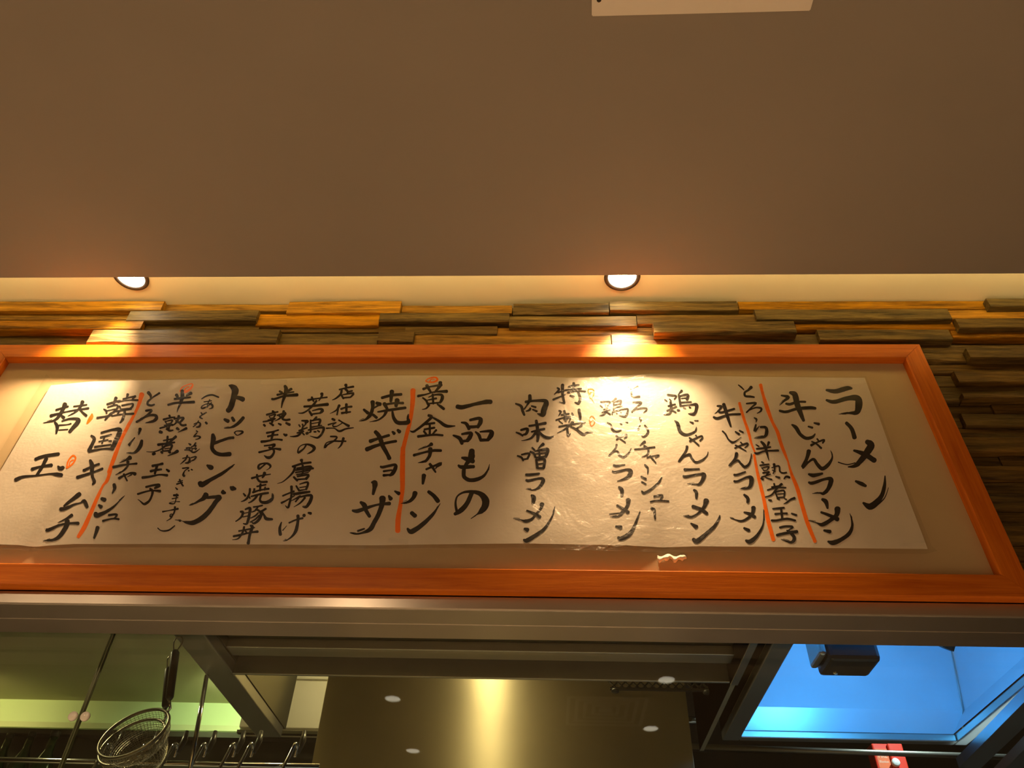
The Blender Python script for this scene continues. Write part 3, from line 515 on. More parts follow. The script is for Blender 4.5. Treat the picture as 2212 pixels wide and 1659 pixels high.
def ribbon(b, pts, off, mag):
    """one brush stroke as a ribbon lying on the sheet; pts = (px, py, width px)"""
    c = catmull(pts, 6)
    q = [c[0]]
    for p in c[1:]:
        if math.hypot(p[0]-q[-1][0], p[1]-q[-1][1]) > 1.2: q.append(p)
    if len(q) < 2: q.append([q[0][0]+1.5, q[0][1]+.8, q[0][2]])
    n = len(q); Ls, Rs = [], []
    ph = random.uniform(0, 100)
    nrm = []
    for i in range(n):
        a, d = q[max(i-1,0)], q[min(i+1,n-1)]; dx, dy = d[0]-a[0], d[1]-a[1]; l = math.hypot(dx, dy) or 1
        nrm.append((-dy/l, dx/l))
    for i, p in enumerate(q):
        w = max(.35, p[2]*.5)
        wl = w*(1+.10*noise.noise((i*.5, ph, 0))); wr = w*(1+.10*noise.noise((i*.5, ph, 7)))
        Ls.append((p[0]+nrm[i][0]*wl, p[1]+nrm[i][1]*wl)); Rs.append((p[0]-nrm[i][0]*wr, p[1]-nrm[i][1]*wr))
    def capfan(i, sgn):
        p = q[i]; w = max(.35, p[2]*.5); nx_, ny_ = nrm[i]; tx, ty = ny_*sgn, -nx_*sgn
        out = []
        for k in range(1, 5):
            a = math.pi*k/5
            out.append((p[0]+nx_*w*math.cos(a)+tx*w*math.sin(a)*.8, p[1]+ny_*w*math.cos(a)+ty*w*math.sin(a)*.8))
        return out
    V = lambda s: b.verts.new(on_sheet(s[0], s[1], off))
    lv, rv = [V(s) for s in Ls], [V(s) for s in Rs]
    for i in range(n-1):
        b.faces.new((lv[i], lv[i+1], rv[i+1], rv[i]))
    for i, sgn in ((n-1, 1), (0, -1)):
        ring = [lv[i]] + [V(s) for s in capfan(i, sgn)] + [rv[i]]
        b.faces.new(ring if sgn < 0 else ring[::-1])
def strokes(b, text, off):
    k = 0
    for line in text.strip().split('\n'):
        crop, rest = line.split(' ', 1); ox, oy = CROP[crop]
        for s in rest.split(';'):
            if s[:2] in [c+' ' for c in CROP]: ox, oy = CROP[s[0]]; s = s[2:]
            pts = []
            for t in s.split():
                x, y, w = (float(u) for u in t.split(','))
                pts.append([ox+x/.79, oy+y/.79, w/.79*.97])
            ribbon(b, pts, off + (k % 7)*2e-5, 1); k += 1
            # dry bristle marks beside the tail of a wide stroke
            if len(pts) >= 3 and pts[-1][2] <= 1.6 and max(p[2] for p in pts) >= 6.5:
                e0, e1 = pts[-2], pts[-1]; dx, dy = e1[0]-e0[0], e1[1]-e0[1]; l = math.hypot(dx, dy) or 1; nx_, ny_ = -dy/l, dx/l
                for _ in range(4):
                    u = random.uniform(-.5, .7)*max(e0[2], 4); f0, f1 = random.uniform(0, .35), random.uniform(.5, .95)
                    ribbon(b, [[e0[0]+dx*f0+nx_*u, e0[1]+dy*f0+ny_*u, 1.1], [e0[0]+dx*f1+nx_*u*.7, e0[1]+dy*f1+ny_*u*.7, .5]], off, 1)
for name, data in COLUMNS:
    b = bmesh.new(); strokes(b, data, .00030)
    tag(obj('brush_lettering', b, MAT['ink'], sheet), 'black brush column reading ' + name)
for lab, data in RED:
    b = bmesh.new(); strokes(b, data, .00018)
    tag(obj('red_brush_mark', b, MAT['red'], sheet), lab)

# clear plastic film over the sheet
def cover_mat():
    M = N('clear_film'); v = coord(M, (1, 1, 1))
    tr = M.n('ShaderNodeBsdfTransparent'); tr.inputs[0].default_value = (.96,.95,.93,1)
    gl = M.n('ShaderNodeBsdfGlossy'); gl.inputs['Roughness'].default_value = .36; gl.inputs[0].default_value = (1,.97,.92,1)
    n1 = M.n('ShaderNodeTexNoise', i_Scale=34.0, i_Detail=6.0, i_Roughness=.6, i_Distortion=1.2); M.l(v, n1.inputs['Vector'])
    n2 = M.n('ShaderNodeTexNoise', i_Scale=7.0, i_Detail=3.0, i_Distortion=1.5); M.l(v, n2.inputs['Vector'])
    ad = M.n('ShaderNodeMath', operation='MULTIPLY_ADD'); M.l(n1.outputs['Fac'], ad.inputs[0]); ad.inputs[1].default_value = .22; M.l(n2.outputs['Fac'], ad.inputs[2])
    bp = M.n('ShaderNodeBump'); bp.inputs['Strength'].default_value = 1.0; bp.inputs['Distance'].default_value = .011; M.l(ad.outputs[0], bp.inputs['Height'])
    M.l(bp.outputs[0], gl.inputs['Normal'])
    mi = M.n('ShaderNodeMixShader'); mi.inputs[0].default_value = .06; M.l(tr.outputs[0], mi.inputs[1]); M.l(gl.outputs[0], mi.inputs[2])
    M.l(mi.outputs[0], M.out.inputs[0]); return M.m
MAT['film'] = cover_mat()
ftop = [(-1.280,2.920),(-1.262,2.905),(-1.250,2.886)] + [(x, z+.002) for x, z in top[1:]]
fbot = [(-1.284,2.398)] + [(p.x, p.z) for p in (on_sheet(*q, .001) for q in ((0,1186),(100,1189),(160,1187),(400,1184),(800,1187),(870,1187),(1140,1186),(1300,1190),(1700,1193),(1800,1195),(2000,1197),(2024,1191)))]
xr0 = fbot[-1][0]; xr1 = top[-1][0]+.003
def film_x1(t): return xr0+(xr1-xr0)*sstep(0, .03, t)
film = obj('plastic_cover', sheet_grid(lambda t: -1.282+.002*t, film_x1, lambda x: interp(ftop, x), lambda x: interp(fbot, x), .0012, nx=160, nz=36,
           wr=lambda x, z: .0012*abs(noise.noise((x*7, z*5, 3))) + .002*sstep(xr0-.03, xr0, x)), MAT['film'], smooth=True)
tag(film, 'clear wrinkled plastic film covering the paper menu sheet', 'plastic film')

# tape strips on the film
TAPES = [((562,822),(620,820),(621,829),(563,831),'clear tape strip at the top edge of the menu above the second 半'),
         ((840,1162),(882,1165),(881,1175),(839,1172),'clear tape strip under the long red line at the bottom of the menu'),
         ((1940,1172),(1998,1173),(2001,1181),(1943,1180),'clear tape strip at the bottom right corner of the menu'),
         ((1792,822),(1866,818),(1870,828),(1796,832),'clear tape strip at the top right corner of the menu'),
         ((1893,976),(1901,973),(1912,1016),(1903,1019),'short upright clear tape strip beside the ン of the rightmost heading')]
for a, b_, c, d, lab in TAPES:
    b = bmesh.new(); vs = []
    for s in range(7):
        for q in range(3):
            t, u = s/6, q/2
            p0 = (a[0]+(b_[0]-a[0])*t, a[1]+(b_[1]-a[1])*t); p1 = (d[0]+(c[0]-d[0])*t, d[1]+(c[1]-d[1])*t)
            vs.append(b.verts.new(on_sheet(p0[0]+(p1[0]-p0[0])*u, p0[1]+(p1[1]-p0[1])*u, .0030)))
    for s in range(6):
        for q in range(2): b.faces.new((vs[s*3+q], vs[s*3+q+1], vs[s*3+q+4], vs[s*3+q+3]))
    tag(obj('tape_strip', b, MAT['tape'], smooth=False), lab, 'tape', 'tape strips holding the menu sheet')

# torn flap of the backing paper below the menu
b = bmesh.new(); nx, nz = 14, 5; g = []
for i in range(nx+1):
    cl = []
    for k in range(nz+1):
        px = 1420+63*i/nx; py = 1199+3*math.sin(i*.9)+(12+4*math.sin(i*1.7))*k/nz
        p = PY(px, py, Y_MAT-.003-.009*(1-abs(2*k/nz-1))*(.5+.6*abs(math.sin(i*1.3)))*min(1, i/2, (nx-i)/2+.2))
        cl.append(b.verts.new(p))
    g.append(cl)
for i in range(nx):
    for k in range(nz): b.faces.new((g[i][k], g[i][k+1], g[i+1][k+1], g[i+1][k]))
MAT['torn'] = plain('torn_white_paper', (.82,.76,.66), .8, nscale=60, bmp=.6)
tag(obj('torn_paper', b, MAT['torn'], smooth=True), 'small crumpled white paper tear below the menu near the bottom frame rail', 'torn paper')

# ---------------------------------------------------------------- ceiling plate at the top of the view
b = bmesh.new(); c = [PZ(*q, Z_LOW) for q in ((1278,33),(1749,21),(1772,-60),(1278,-60))]
bl = [Vector((p.x, p.y, Z_LOW-.006)) for p in c]
vs, fs = quadbox(b, bl + [Vector((p.x, p.y, Z_LOW)) for p in c])
bmesh.ops.bevel(b, geom=list({e for f in fs for e in f.edges}), offset=.0015, segments=2, affect='EDGES')
bmesh.ops.recalc_face_normals(b, faces=b.faces)
MAT['plate'] = plain('white_plate', (.92,.88,.82), .4, nscale=40, noise_amt=.03)
pl = tag(obj('ceiling_plate', b, MAT['plate']), 'flat white plate screwed to the grey ceiling above the menu', 'plate')
b = bmesh.new(); p = PZ(1294, 0, Z_LOW-.006); lathe(b, p, [(0,-.0012),(.0038,-.0010),(.0044,0),(.0038,.001)], seg=20)
obj('screw', b, MAT['black'], pl, smooth=True)

# ---------------------------------------------------------------- wall-washing downlights in the cove
MAT['ring'] = plain('dark_ring', (.05,.035,.025), .5)
MAT['reflector'] = plain('white_reflector', (.9,.88,.82), .3)
MAT['lamp_on'] = emit('lamp_glow', (1,.80,.50), 60)
MAT['lens_on'] = emit('lens_glow', (1,.90,.72), 22)
def washer(px, py, aim, lab, tilt):
    c = PZ(px, py, Z_COVE); root = empty('downlight', c, lab, 'downlight', 'downlights above the wooden wall')
    b = bmesh.new(); lathe(b, c, [(.0375,-.0005),(.0475,-.0005),(.0485,-.003),(.0465,-.005),(.0385,-.005),(.0375,-.003)][::-1], seg=40); lathe(b, c, [(.0375,-.003),(.0375,-.0005)], seg=40)
    obj('ring', b, MAT['ring'], root, smooth=True)
    ax = Vector((tilt[0], tilt[1], -1)).normalized()
    b = bmesh.new(); lathe(b, c+Vector((0,0,-.0015)), [(.0365,0.0012),(.034,.0005),(.026,-.0),(.0,-.0002)], axis=Vector((tilt[0]*.08, tilt[1]*.08, -1)), seg=40)
    obj('reflector', b, MAT['lens_on'], root, smooth=True)
    b = bmesh.new(); lathe(b, c+ax*.002, [(.0, .006),(.009,.0055),(.014,.003),(.015,0)], axis=ax, seg=28)
    obj('lamp', b, MAT['lamp_on'], root, smooth=True)
    l = bpy.data.lights.new('downlight_beam', 'SPOT'); l.energy = P_WALLWASH; l.color = WARM; l.spot_size = math.radians(64); l.spot_blend = 1.0; l.shadow_soft_size = .022
    lo = bpy.data.objects.new('downlight_beam', l); COL.objects.link(lo); lo.parent = root; lo.location = (0, 0, -.014)
    lo.rotation_euler = Vector(aim).to_track_quat('-Z', 'Y').to_euler()
washer(283, 597, (-.22, .17, -1), 'round recessed downlight glowing at the left of the cove', (-.25, .1))
washer(1344, 597, (.05, .17, -1), 'round recessed downlight glowing right of centre in the cove', (.05, .1))

# warm LED strip lying on the hidden top of the lowered ceiling
b = boxes(((-2.2, 1.165, Z_LOW+.0305), (2.3, 1.185, Z_LOW+.036)))
strip = tag(obj('light_strip', b, emit('strip_glow', (1,.74,.30), P_COVE)), 'warm light strip lying behind the edge of the lowered ceiling', 'light strip')

# ---------------------------------------------------------------- steel lintel of the kitchen opening
ZL = 2.2905
LX0, LX1 = -3.2, 3.0
b = bmesh.new(); box(b, (LX0, 1.4215, ZL), (LX1, 1.489, 2.3195), bevel=.003)
lint = struct('trim_2', b, MAT['steel'])
struct('trim_3', boxes(((LX0, 1.4965, ZL+.0035), (LX1, 1.565, 2.3195)), bevel=.002), MAT['steel'])
struct('trim_4', boxes(((LX0, 1.4880, ZL+.008), (LX1, 1.498, 2.3195))), MAT['black'])
struct('wall_kitchen', boxes(((LX0, 1.485, 2.3195), (LX1, 1.60, 3.2))), MAT['dark'])

# glass panes in the slot behind the lintel
M = N('pane_glass')
tr = M.n('ShaderNodeBsdfTransparent'); tr.inputs[0].default_value = (.90,.92,.84,1)
gl = M.n('ShaderNodeBsdfGlossy'); gl.inputs['Roughness'].default_value = .012
fz = M.n('ShaderNodeFresnel'); fz.inputs[0].default_value = 1.5
mi = M.n('ShaderNodeMixShader'); M.l(fz.outputs[0], mi.inputs[0]); M.l(tr.outputs[0], mi.inputs[1]); M.l(gl.outputs[0], mi.inputs[2]); M.l(mi.outputs[0], M.out.inputs[0])
MAT['glass'] = M.m
MAT['glass_edge'] = plain('polished_glass_edge', (.20,.23,.13), .12, spec=.8, bmp=0)
def pane(x0, x1, lab):
    g = tag(obj('clear_glass', boxes(((x0, 1.569, 1.05), (x1, 1.577, 2.33))), MAT['glass']), lab, 'glass pane', 'glass panes of the kitchen opening')
    return g
gl1 = pane(LX0, -.9337, 'left glass pane of the kitchen opening, from the frame edge to the clamps')
gl2 = pane(-.9275, LX1, 'wide right glass pane of the kitchen opening, from the clamps onward')
obj('pane_edge', boxes(((-.9337, 1.5685, 1.05), (-.9330, 1.5775, 2.3))), MAT['glass_edge'], gl1)
obj('pane_edge', boxes(((-.9283, 1.5685, 1.05), (-.9275, 1.5775, 2.3))), MAT['glass_edge'], gl2)
MAT['satin'] = plain('satin_nickel', (.95,.95,.90), .25, metal=0, bmp=0)
cl = empty('glass_clamp', (-.9305, 1.565, 2.12), 'round chrome clamp joining the two glass panes', 'clamp')
for dx in (-.0125, .0125):
    b = bmesh.new(); lathe(b, (-.9305+dx, 1.5685, 2.122), [(0,.006),(.007,.0058),(.0092,.004),(.0095,0),(0,0)], axis=(0,-1,0), seg=24)
    obj('disc', b, MAT['satin'], cl, smooth=True)

# ---------------------------------------------------------------- kitchen shell
ZK, YK = 2.836, 3.5
MAT['k_ceiling'] = plain('kitchen_ceiling', (.44,.40,.27), .7, nscale=4)
MAT['k_wall'] = plain('kitchen_wall', (.62,.74,.50), .5, nscale=6)
MAT['k_dark'] = plain('kitchen_dark', (.07,.065,.055), .6)
struct('ceiling', boxes(((XL, 1.6, ZK), (-.83, 3.52, ZK+.05)), ((-.83, 2.50, ZK), (.50, 3.52, ZK+.05))), MAT['k_ceiling'])
struct('ceiling', boxes(((.50, 1.6, 3.16), (XR, 5.2, 3.2)), ((-.83, 1.6, 3.16), (.50, 2.50, 3.2))), MAT['k_dark'])
struct('wall_kitchen', boxes(((XL, YK, 0), (-.62, YK+.08, ZK))), MAT['k_wall'])
struct('wall_kitchen', boxes(((-.62, YK+1.6, 0), (XR, YK+1.7, 3.2))), MAT['k_dark'])
# strip of lower trim under the lit band, then a dark shelf cabinet
pz = PY(300, 1565, YK-.02).z; pz2 = PY(300, 1577, YK-.02).z
struct('trim_5', boxes(((XL, YK-.03, pz2), (-.95, YK, pz))), plain('pale_ledge', (.55,.58,.40), .5))
zcab = PY(300, 1578, 3.16).z
cab = tag(obj('shelf_cabinet', boxes(((XL+.1, 3.20, 1.1), (-.60, 3.46, zcab-.02)), ((XL+.1, 3.16, zcab-.02), (-.60, 3.46, zcab))), MAT['k_dark']), 'dark wide shelf cabinet at the back of the kitchen behind the hanging utensils', 'cabinet')
# back fill wall above the cabinet
# tall white cabinet between the hood side and the steel backsplash
pa, pb_ = PY(600, 1455, 3.1), PY(712, 1580, 3.1)
MAT['white_panel'] = plain('cream_enamel', (.72,.66,.50), .35, noise_amt=.04)
zt = PY(660, 1471, 3.1).z; zb = PY(650, 1582, 3.1).z
wc = empty('wall_cabinet', (pa.x+.12, 3.1, zb), 'pale cream wall cabinet seen between the hood side and the steel backsplash', 'cabinet')
obj('body', boxes(((pa.x-.10, 3.105, zb), (pb_.x+.12, 3.45, zt+.40)), bevel=.002), MAT['white_panel'], wc)
obj('door', boxes(((pa.x-.10, 3.088, zb+.012), (pb_.x+.12, 3.104, zt-.004)), bevel=.003), MAT['white_panel'], wc)
obj('door', boxes(((pa.x-.10, 3.088, zt+.004), (pb_.x+.12, 3.104, zt+.36)), bevel=.003), MAT['white_panel'], wc)
obj('rail', boxes(((pa.x-.10, 3.080, zb-.012), (pb_.x+.12, 3.104, zb-.001))), MAT['chrome'], wc)

# ---------------------------------------------------------------- central steel hood
ZH = 2.35
MAT['steel_side'] = steel('side_steel', (.34,.31,.22), .42, (20,20,20), bmp=.03)
hood = empty('cooker_hood', (-.16, 2.0, ZH), 'large brushed steel cooker hood in the middle of the kitchen opening', 'cooker hood')
XH0, XH1 = -.825, .475
obj('rim', boxes(((XH0-.034, 1.62, ZH), (XH0+.040, 2.40, ZH+.03)), bevel=.003), MAT['steel_dull'], hood)
obj('side_panel', boxes(((XH0+.030, 1.62, ZH+.031), (XH0+.042, 2.42, 3.15))), MAT['steel_side'], hood)
obj('side_panel', boxes(((XH1-.012, 1.62, ZH+.0), (XH1, 2.44, 3.15))), MAT['steel_panel'], hood)
# grease channel tray across the front: lip, two channels, ridge
yl = 1.925
zc = ZH+.035
obj('channel', boxes(((-.80, 1.612, zc+.02), (XH1-.016, yl-.012, zc+.03))), MAT['steel_dark'], hood)
y1_, y2_ = PZ(1000, 1402, zc).y, PZ(1000, 1421, zc).y
obj('ridge', boxes(((-.80, y1_, zc-.004), (XH1-.016, y2_, zc+.0195)), bevel=.002), MAT['steel_dull'], hood)
y3_ = PZ(1000, 1440, zc).y
obj('ridge', boxes(((-.80, y3_, zc+.008), (XH1-.016, y3_+.012, zc+.0195)), bevel=.002), MAT['steel_dark'], hood)
obj('lip', boxes(((-.80, yl-.010, ZH), (XH1-.016, yl, ZH+.06)), bevel=.002), MAT['steel_dull'], hood)
obj('lip', boxes(((-.812, 1.615, ZH+.004), (-.801, yl, ZH+.06)), bevel=.002), MAT['steel_dull'], hood)
obj('lip', boxes(((XH1-.0145, 1.615, ZH-.004), (XH1+.004, yl, ZH-.0005)), bevel=.001), MAT['steel_dull'], hood)
obj('front_panel', boxes(((-.80, yl-.009, ZH+.061), (XH1-.016, yl-.001, 3.15))), MAT['steel_dark'], hood)
# steel backsplash sheet behind the cooking line
yb = 2.44
xa, xb = PY(690, 1560, yb).x, PY(1490, 1570, yb).x
b = boxes(((xa, yb, 1.0), (xb, yb+.012, 3.15)), bevel=.002)
bs = tag(obj('steel_backsplash', b, MAT['steel_panel'], origin=((xa+xb)/2, yb+.5, 1.0)), 'tall brushed steel backsplash sheet behind the cooker hood lip', 'backsplash')
# black perforated rack seen below the hood lip
r0, r1 = PY(1318, 1490, 2.20), PY(1536, 1490, 2.20)
rk = hood
b = bmesh.new(); box(b, (r0.x, 2.195, r0.z), (r1.x, 2.205, r0.z+.006)); box(b, (r0.x, 2.195, r0.z+.028), (r1.x, 2.205, r0.z+.034))
nb = 26
for i in range(nb):
    xx = r0.x+(r1.x-r0.x)*(i+.5)/nb; s = .011*(1 if i % 2 else -1)
    quadbox(b, [(xx-s-.002, 2.196, r0.z+.006), (xx-s+.002, 2.196, r0.z+.006), (xx-s+.002, 2.204, r0.z+.006), (xx-s-.002, 2.204, r0.z+.006),
                (xx+s-.002, 2.196, r0.z+.028), (xx+s+.002, 2.196, r0.z+.028), (xx+s+.002, 2.204, r0.z+.028), (xx+s-.002, 2.204, r0.z+.028)])
obj('grating', b, MAT['black'], rk)
for xx in (r0.x+.014, r1.x-.012):
    b = bmesh.new(); lathe(b, (xx, 2.2, r0.z-.008), [(0,0),(.010,.001),(.012,.005),(.010,.010),(0,.011)], seg=18)
    obj('grating_foot', b, MAT['black'], rk, smooth=True)
for xx in (r0.x+.01, r1.x-.01):
    obj('grating_hanger', boxes(((xx-.003, 2.197, r0.z+.034), (xx+.003, 2.203, ZH+.3))), MAT['black'], rk)

# ---------------------------------------------------------------- blue-lit hood on the right
bh = empty('warming_hood', (.85, 1.98, ZH), 'steel hood glowing blue inside at the right of the kitchen opening', 'hood')
BX0, BX1, BY0, BY1 = .525, 1.175, 1.63, 2.345
MAT['blue_steel'] = plain('hood_inner_steel', (.60,.64,.70), .32, metal=.25, noise_amt=.15, nscale=5, bmp=.03)
rw = .036
def rimbar(a, c): return boxes((a, c), bevel=.003)
obj('rim', rimbar((BX0-.012, BY0, ZH), (BX0+rw, BY1, ZH+.022)), MAT['steel_dull'], bh)
obj('rim', rimbar((BX1-.012, BY0, ZH), (BX1+.024, BY1, ZH+.022)), MAT['steel_dull'], bh)
obj('rim', rimbar((BX0+rw+.001, BY1-.030, ZH), (BX1-.013, BY1, ZH+.020)), MAT['steel_dull'], bh)
obj('rim', rimbar((BX0+rw+.001, BY0, ZH), (BX1-.013, BY0+.03, ZH+.022)), MAT['steel_dull'], bh)
c1 = PZ(2096, 1573, ZH+.022); c2 = PY(2082, 1535, BY1-.034); c3 = PY(2058, 1412, BY1-.030)
xl = BX0+rw*.8; dxt = 0.05
yA, yB = BY1-.022, c2.y
kx = (c3-c2)/(c3.z-c2.z); c3 = c2 + kx*(ZH+.42-c2.z); yC = c3.y
b = bmesh.new()
xs = [(xl, BX1-.014), (xl+.006, c2.x), (xl+.02, c3.x)]
zs = [ZH+.023, c2.z, c3.z]; ys = [yA, yB, yC]; yn = [BY0+.026, BY0+.03, BY0+.05]
rings = [[b.verts.new(p) for p in ((x0, n_, z), (x1, n_, z), (x1, y, z), (x0, y, z))] for (x0, x1), z, y, n_ in zip(xs, zs, ys, yn)]
for p, q in zip(rings, rings[1:]):
    for k in range(4): b.faces.new((p[k], p[(k+1)%4], q[(k+1)%4], q[k]))
b.faces.new(rings[-1])
obj('canopy', b, MAT['blue_steel'], bh)
b = bmesh.new(); tube(b, [(c1.x-.002, yA-.003, ZH+.024), (c2.x-.003, yB-.003, zs[1]), (c3.x-.003, yC-.003, zs[2]-.004)], .0022, 8)
obj('weld_bead', b, MAT['chrome'], bh, smooth=True)
obj('outer_side', boxes(((BX0-.012, BY0, ZH+.0225), (BX0-.008, BY1, 3.15))), MAT['steel_panel'], bh)
obj('outer_side', boxes(((BX0-.008, BY1-.004, ZH+.0225), (BX1+.02, BY1, 3.15))), MAT['steel_dark'], bh)
# hidden blue tube on the near wall of the canopy
tb = tag(obj('blue_tube', boxes(((xl+.05, BY0+.062, ZH+.06), (BX1-.16, BY0+.09, ZH+.085))), emit('blue_tube_glow', (.04,.30,1.0), P_BLUE)), 'blue light tube inside the near wall of the glowing hood', 'light tube')
lb = bpy.data.lights.new('blue_tube_light', 'AREA'); lb.shape = 'RECTANGLE'; lb.size = .30; lb.size_y = .03; lb.energy = P_BLUE; lb.color = (.055,.36,1.0)
lo = bpy.data.objects.new('blue_tube_light', lb); COL.objects.link(lo); lo.parent = tb
lo.location = (-.06, .02, .0125); lo.rotation_euler = (Vector((-.10, 1, -.02))).to_track_quat('-Z', 'Y').to_euler()
# dark nozzle box in the hood
yn_ = 1.80
q0, q1 = PY(1755, 1462, yn_), PY(1876, 1462, yn_)
b = bmesh.new()
box(b, (q0.x+.014, yn_-.10, q0.z), (q1.x, yn_, q0.z+.20), bevel=.010)
nz_ = tag(obj('hood_lamp_box', b, MAT['black']), 'dark square box hanging inside the blue glowing hood', 'lamp box')
obj('stem', boxes(((q1.x-.05, yn_-.07, q0.z+.2005), (q1.x-.02, yn_-.03, c3.z-.001))), MAT['black'], nz_)
obj('side_plate', boxes(((q0.x-.004, yn_-.095, q0.z+.014), (q0.x+.013, yn_-.01, q0.z+.20)), bevel=.006), MAT['steel_dull'], nz_)
b = bmesh.new(); p = PY(1808, 1467, yn_-.03); lathe(b, (p.x, yn_-.03, q0.z), [(0,-.006),(.005,-.005),(.006,-.001),(.006,.002)], seg=18); obj('button', b, MAT['chrome'], nz_, smooth=True)
b = bmesh.new(); p = PY(2042, 1400, 1.75); tube(b, [p+Vector((.0,0,0)), p+Vector((.03,-.03,.06))], .018, 20)
tag(obj('pipe_stub', b, MAT['black'], smooth=True), 'short dark round pipe stub inside the top of the blue hood', 'pipe')

# ---------------------------------------------------------------- dark corner under and right of the blue hood
def pipe(pts, rad, mat, name, lab, cat, group=None):
    b = bmesh.new(); tube(b, pts, rad, 14); return tag(obj(name, b, mat, smooth=True), lab, cat, group)
pipe([PY(1488, 1612, 3.0), PY(2300, 1640, 3.0)], .010, MAT['steel_dark'], 'gas_pipe', 'long thin pipe running across the dark corner under the blue hood', 'pipe')
pipe([PY(1440, 1553, yb+.023), PY(1530, 1557, yb+.023)], .0105, MAT['chrome'], 'short_pipe', 'short bright pipe between the backsplash and the blue hood', 'pipe')
fb = PY(1905, 1606, 3.4)
box_h = .42
tl, tr_ = PY(1875, 1612, 3.4), PY(1922, 1606, 3.4)
w_ = .105
fire = empty('fire_blanket', (tl.x+w_/2, 3.4, tl.z-box_h), 'red fire blanket box with pale lettering in the dark corner at the lower right', 'fire blanket')
MAT['fire_red'] = plain('fire_red', (.85,.035,.008), .4, noise_amt=.03)
MAT['fire_label'] = plain('fire_label', (.90,.15,.03), .5, noise_amt=.03)
MAT['fire_text'] = plain('pale_print', (.92,.70,.50), .5, bmp=0)
obj('case', boxes(((tl.x, 3.36, tl.z-box_h), (tl.x+w_, 3.43, tl.z)), bevel=.006), MAT['fire_red'], fire)
obj('lid', boxes(((tl.x+.058, 3.345, tl.z-box_h), (tl.x+w_+.012, 3.3595, tl.z-.004)), bevel=.004), MAT['fire_red'], fire)
lbp = obj('label', boxes(((tl.x+.008, 3.3585, tl.z-.20), (tl.x+.056, 3.3598, tl.z-.022))), MAT['fire_label'], fire)
def words(txt, size, loc, parent, mat, base):
    cu = bpy.data.curves.new('printed_words', 'FONT'); cu.body = txt; cu.size = size; cu.extrude = .0002; cu.align_x = 'CENTER'
    cu.materials.append(mat); t = bpy.data.objects.new('printed_words', cu); COL.objects.link(t)
    bpy.context.view_layer.update(); me = bpy.data.meshes.new_from_object(t.evaluated_get(bpy.context.evaluated_depsgraph_get())); bpy.data.objects.remove(t)
    o = bpy.data.objects.new('printed_words', me); COL.objects.link(o)
    o.parent = parent; o.location = Vector(loc)-Vector(base); o.rotation_euler = (math.radians(90), 0, 0); return o
words('FIRE', .020, (tl.x+.032, 3.358, tl.z-.056), lbp, MAT['fire_text'], WORLD[lbp.name])
words('Blanket', .0125, (tl.x+.032, 3.358, tl.z-.075), lbp, MAT['fire_text'], WORLD[lbp.name])
b = bmesh.new(); p = PY(1934, 1648, 3.34); lathe(b, p, [(0,.016),(.012,.015),(.016,.010),(.016,0),(0,0)], axis=(0,-1,0), seg=24)
obj('knob', b, plain('white_knob', (.92,.9,.85), .3), fire, smooth=True)
# steel bars at the far lower right
MAT['bar'] = steel('grey_bar', (.5,.52,.55), .35, (20,20,20), bmp=.03)
for (a, c, y0, y1, w, lab) in (((2212,1545),(2095,1659),1.9,2.3,.030,'upper of the two slanting steel bars at the lower right corner'), ((2250,1600),(2160,1690),1.9,2.3,.022,'lower of the two slanting steel bars at the lower right corner')):
    p, q = PZ(*a, 2.30), PZ(*c, 2.30)
    d = (q-p); e = p - d*.6; s = Vector((w, 0, 0))
    b = bmesh.new(); quadbox(b, [e-s, e+s, q+s, q-s] + [t+Vector((0,0,.025)) for t in (e-s, e+s, q+s, q-s)]); bmesh.ops.recalc_face_normals(b, faces=b.faces)
    tag(obj('steel_bar', b, MAT['bar']), lab, 'bar', 'steel bars in the dark corner')

# ---------------------------------------------------------------- hanging utensils on the left
yr = 2.05
rl0, rl1 = PY(-60, 1640, yr), PY(690, 1656, yr)
rail_ = pipe([(rl0.x-.3, yr, rl0.z), (rl1.x, yr, rl1.z)], .0065, MAT['chrome'], 'utensil_rail', 'thin chrome rail across the lower left of the kitchen opening', 'rail')
MAT['handle'] = plain('dark_handle', (.03,.026,.02), .35, spec=.6)
def utensil(px, k, lab):
    p = PY(px, 1646, yr-.012); z = p.z
    root = empty('ladle', (p.x, yr-.012, z-.26), lab, 'ladle', 'ladles hanging on the chrome rail')
    b = bmesh.new(); pts = catmull([[p.x+.018, yr+.014, z+.020], [p.x+.022, yr+.004, z+.040], [p.x+.020, yr-.010, z+.044], [p.x+.014, yr-.014, z+.020], [p.x-.004, yr-.014, z-.05], [p.x-.016, yr-.014, z-.20]], 6)
    tube(b, pts, .0042, 8); obj('handle', b, MAT['chrome'], root, smooth=True)
    b = bmesh.new(); tube(b, [(p.x+.024, yr+.012, z+.030), (p.x+.030, yr+.016, z+.060), (p.x+.028, yr+.02, z+.085)], [.006, .008, .005], 12); obj('grip', b, MAT['handle'], root, smooth=True)
    b = bmesh.new(); lathe(b, (p.x-.018, yr-.014, z-.225), [(.022, .02), (.021, .009), (.013, 0), (0, -.003)], seg=24); lathe(b, (p.x-.018, yr-.014, z-.225), [(0, -.001), (.012, .002), (.019, .010), (.022, .02)], seg=24)
    obj('bowl', b, MAT['chrome'], root, smooth=True)
for k, (px, nm) in enumerate(((205,'first'),(284,'second'),(348,'third'),(412,'fourth'),(476,'fifth'),(515,'sixth'),(612,'last'))):
    utensil(px, k, nm + ' ladle from the left on the chrome rail, its handle catching the light')
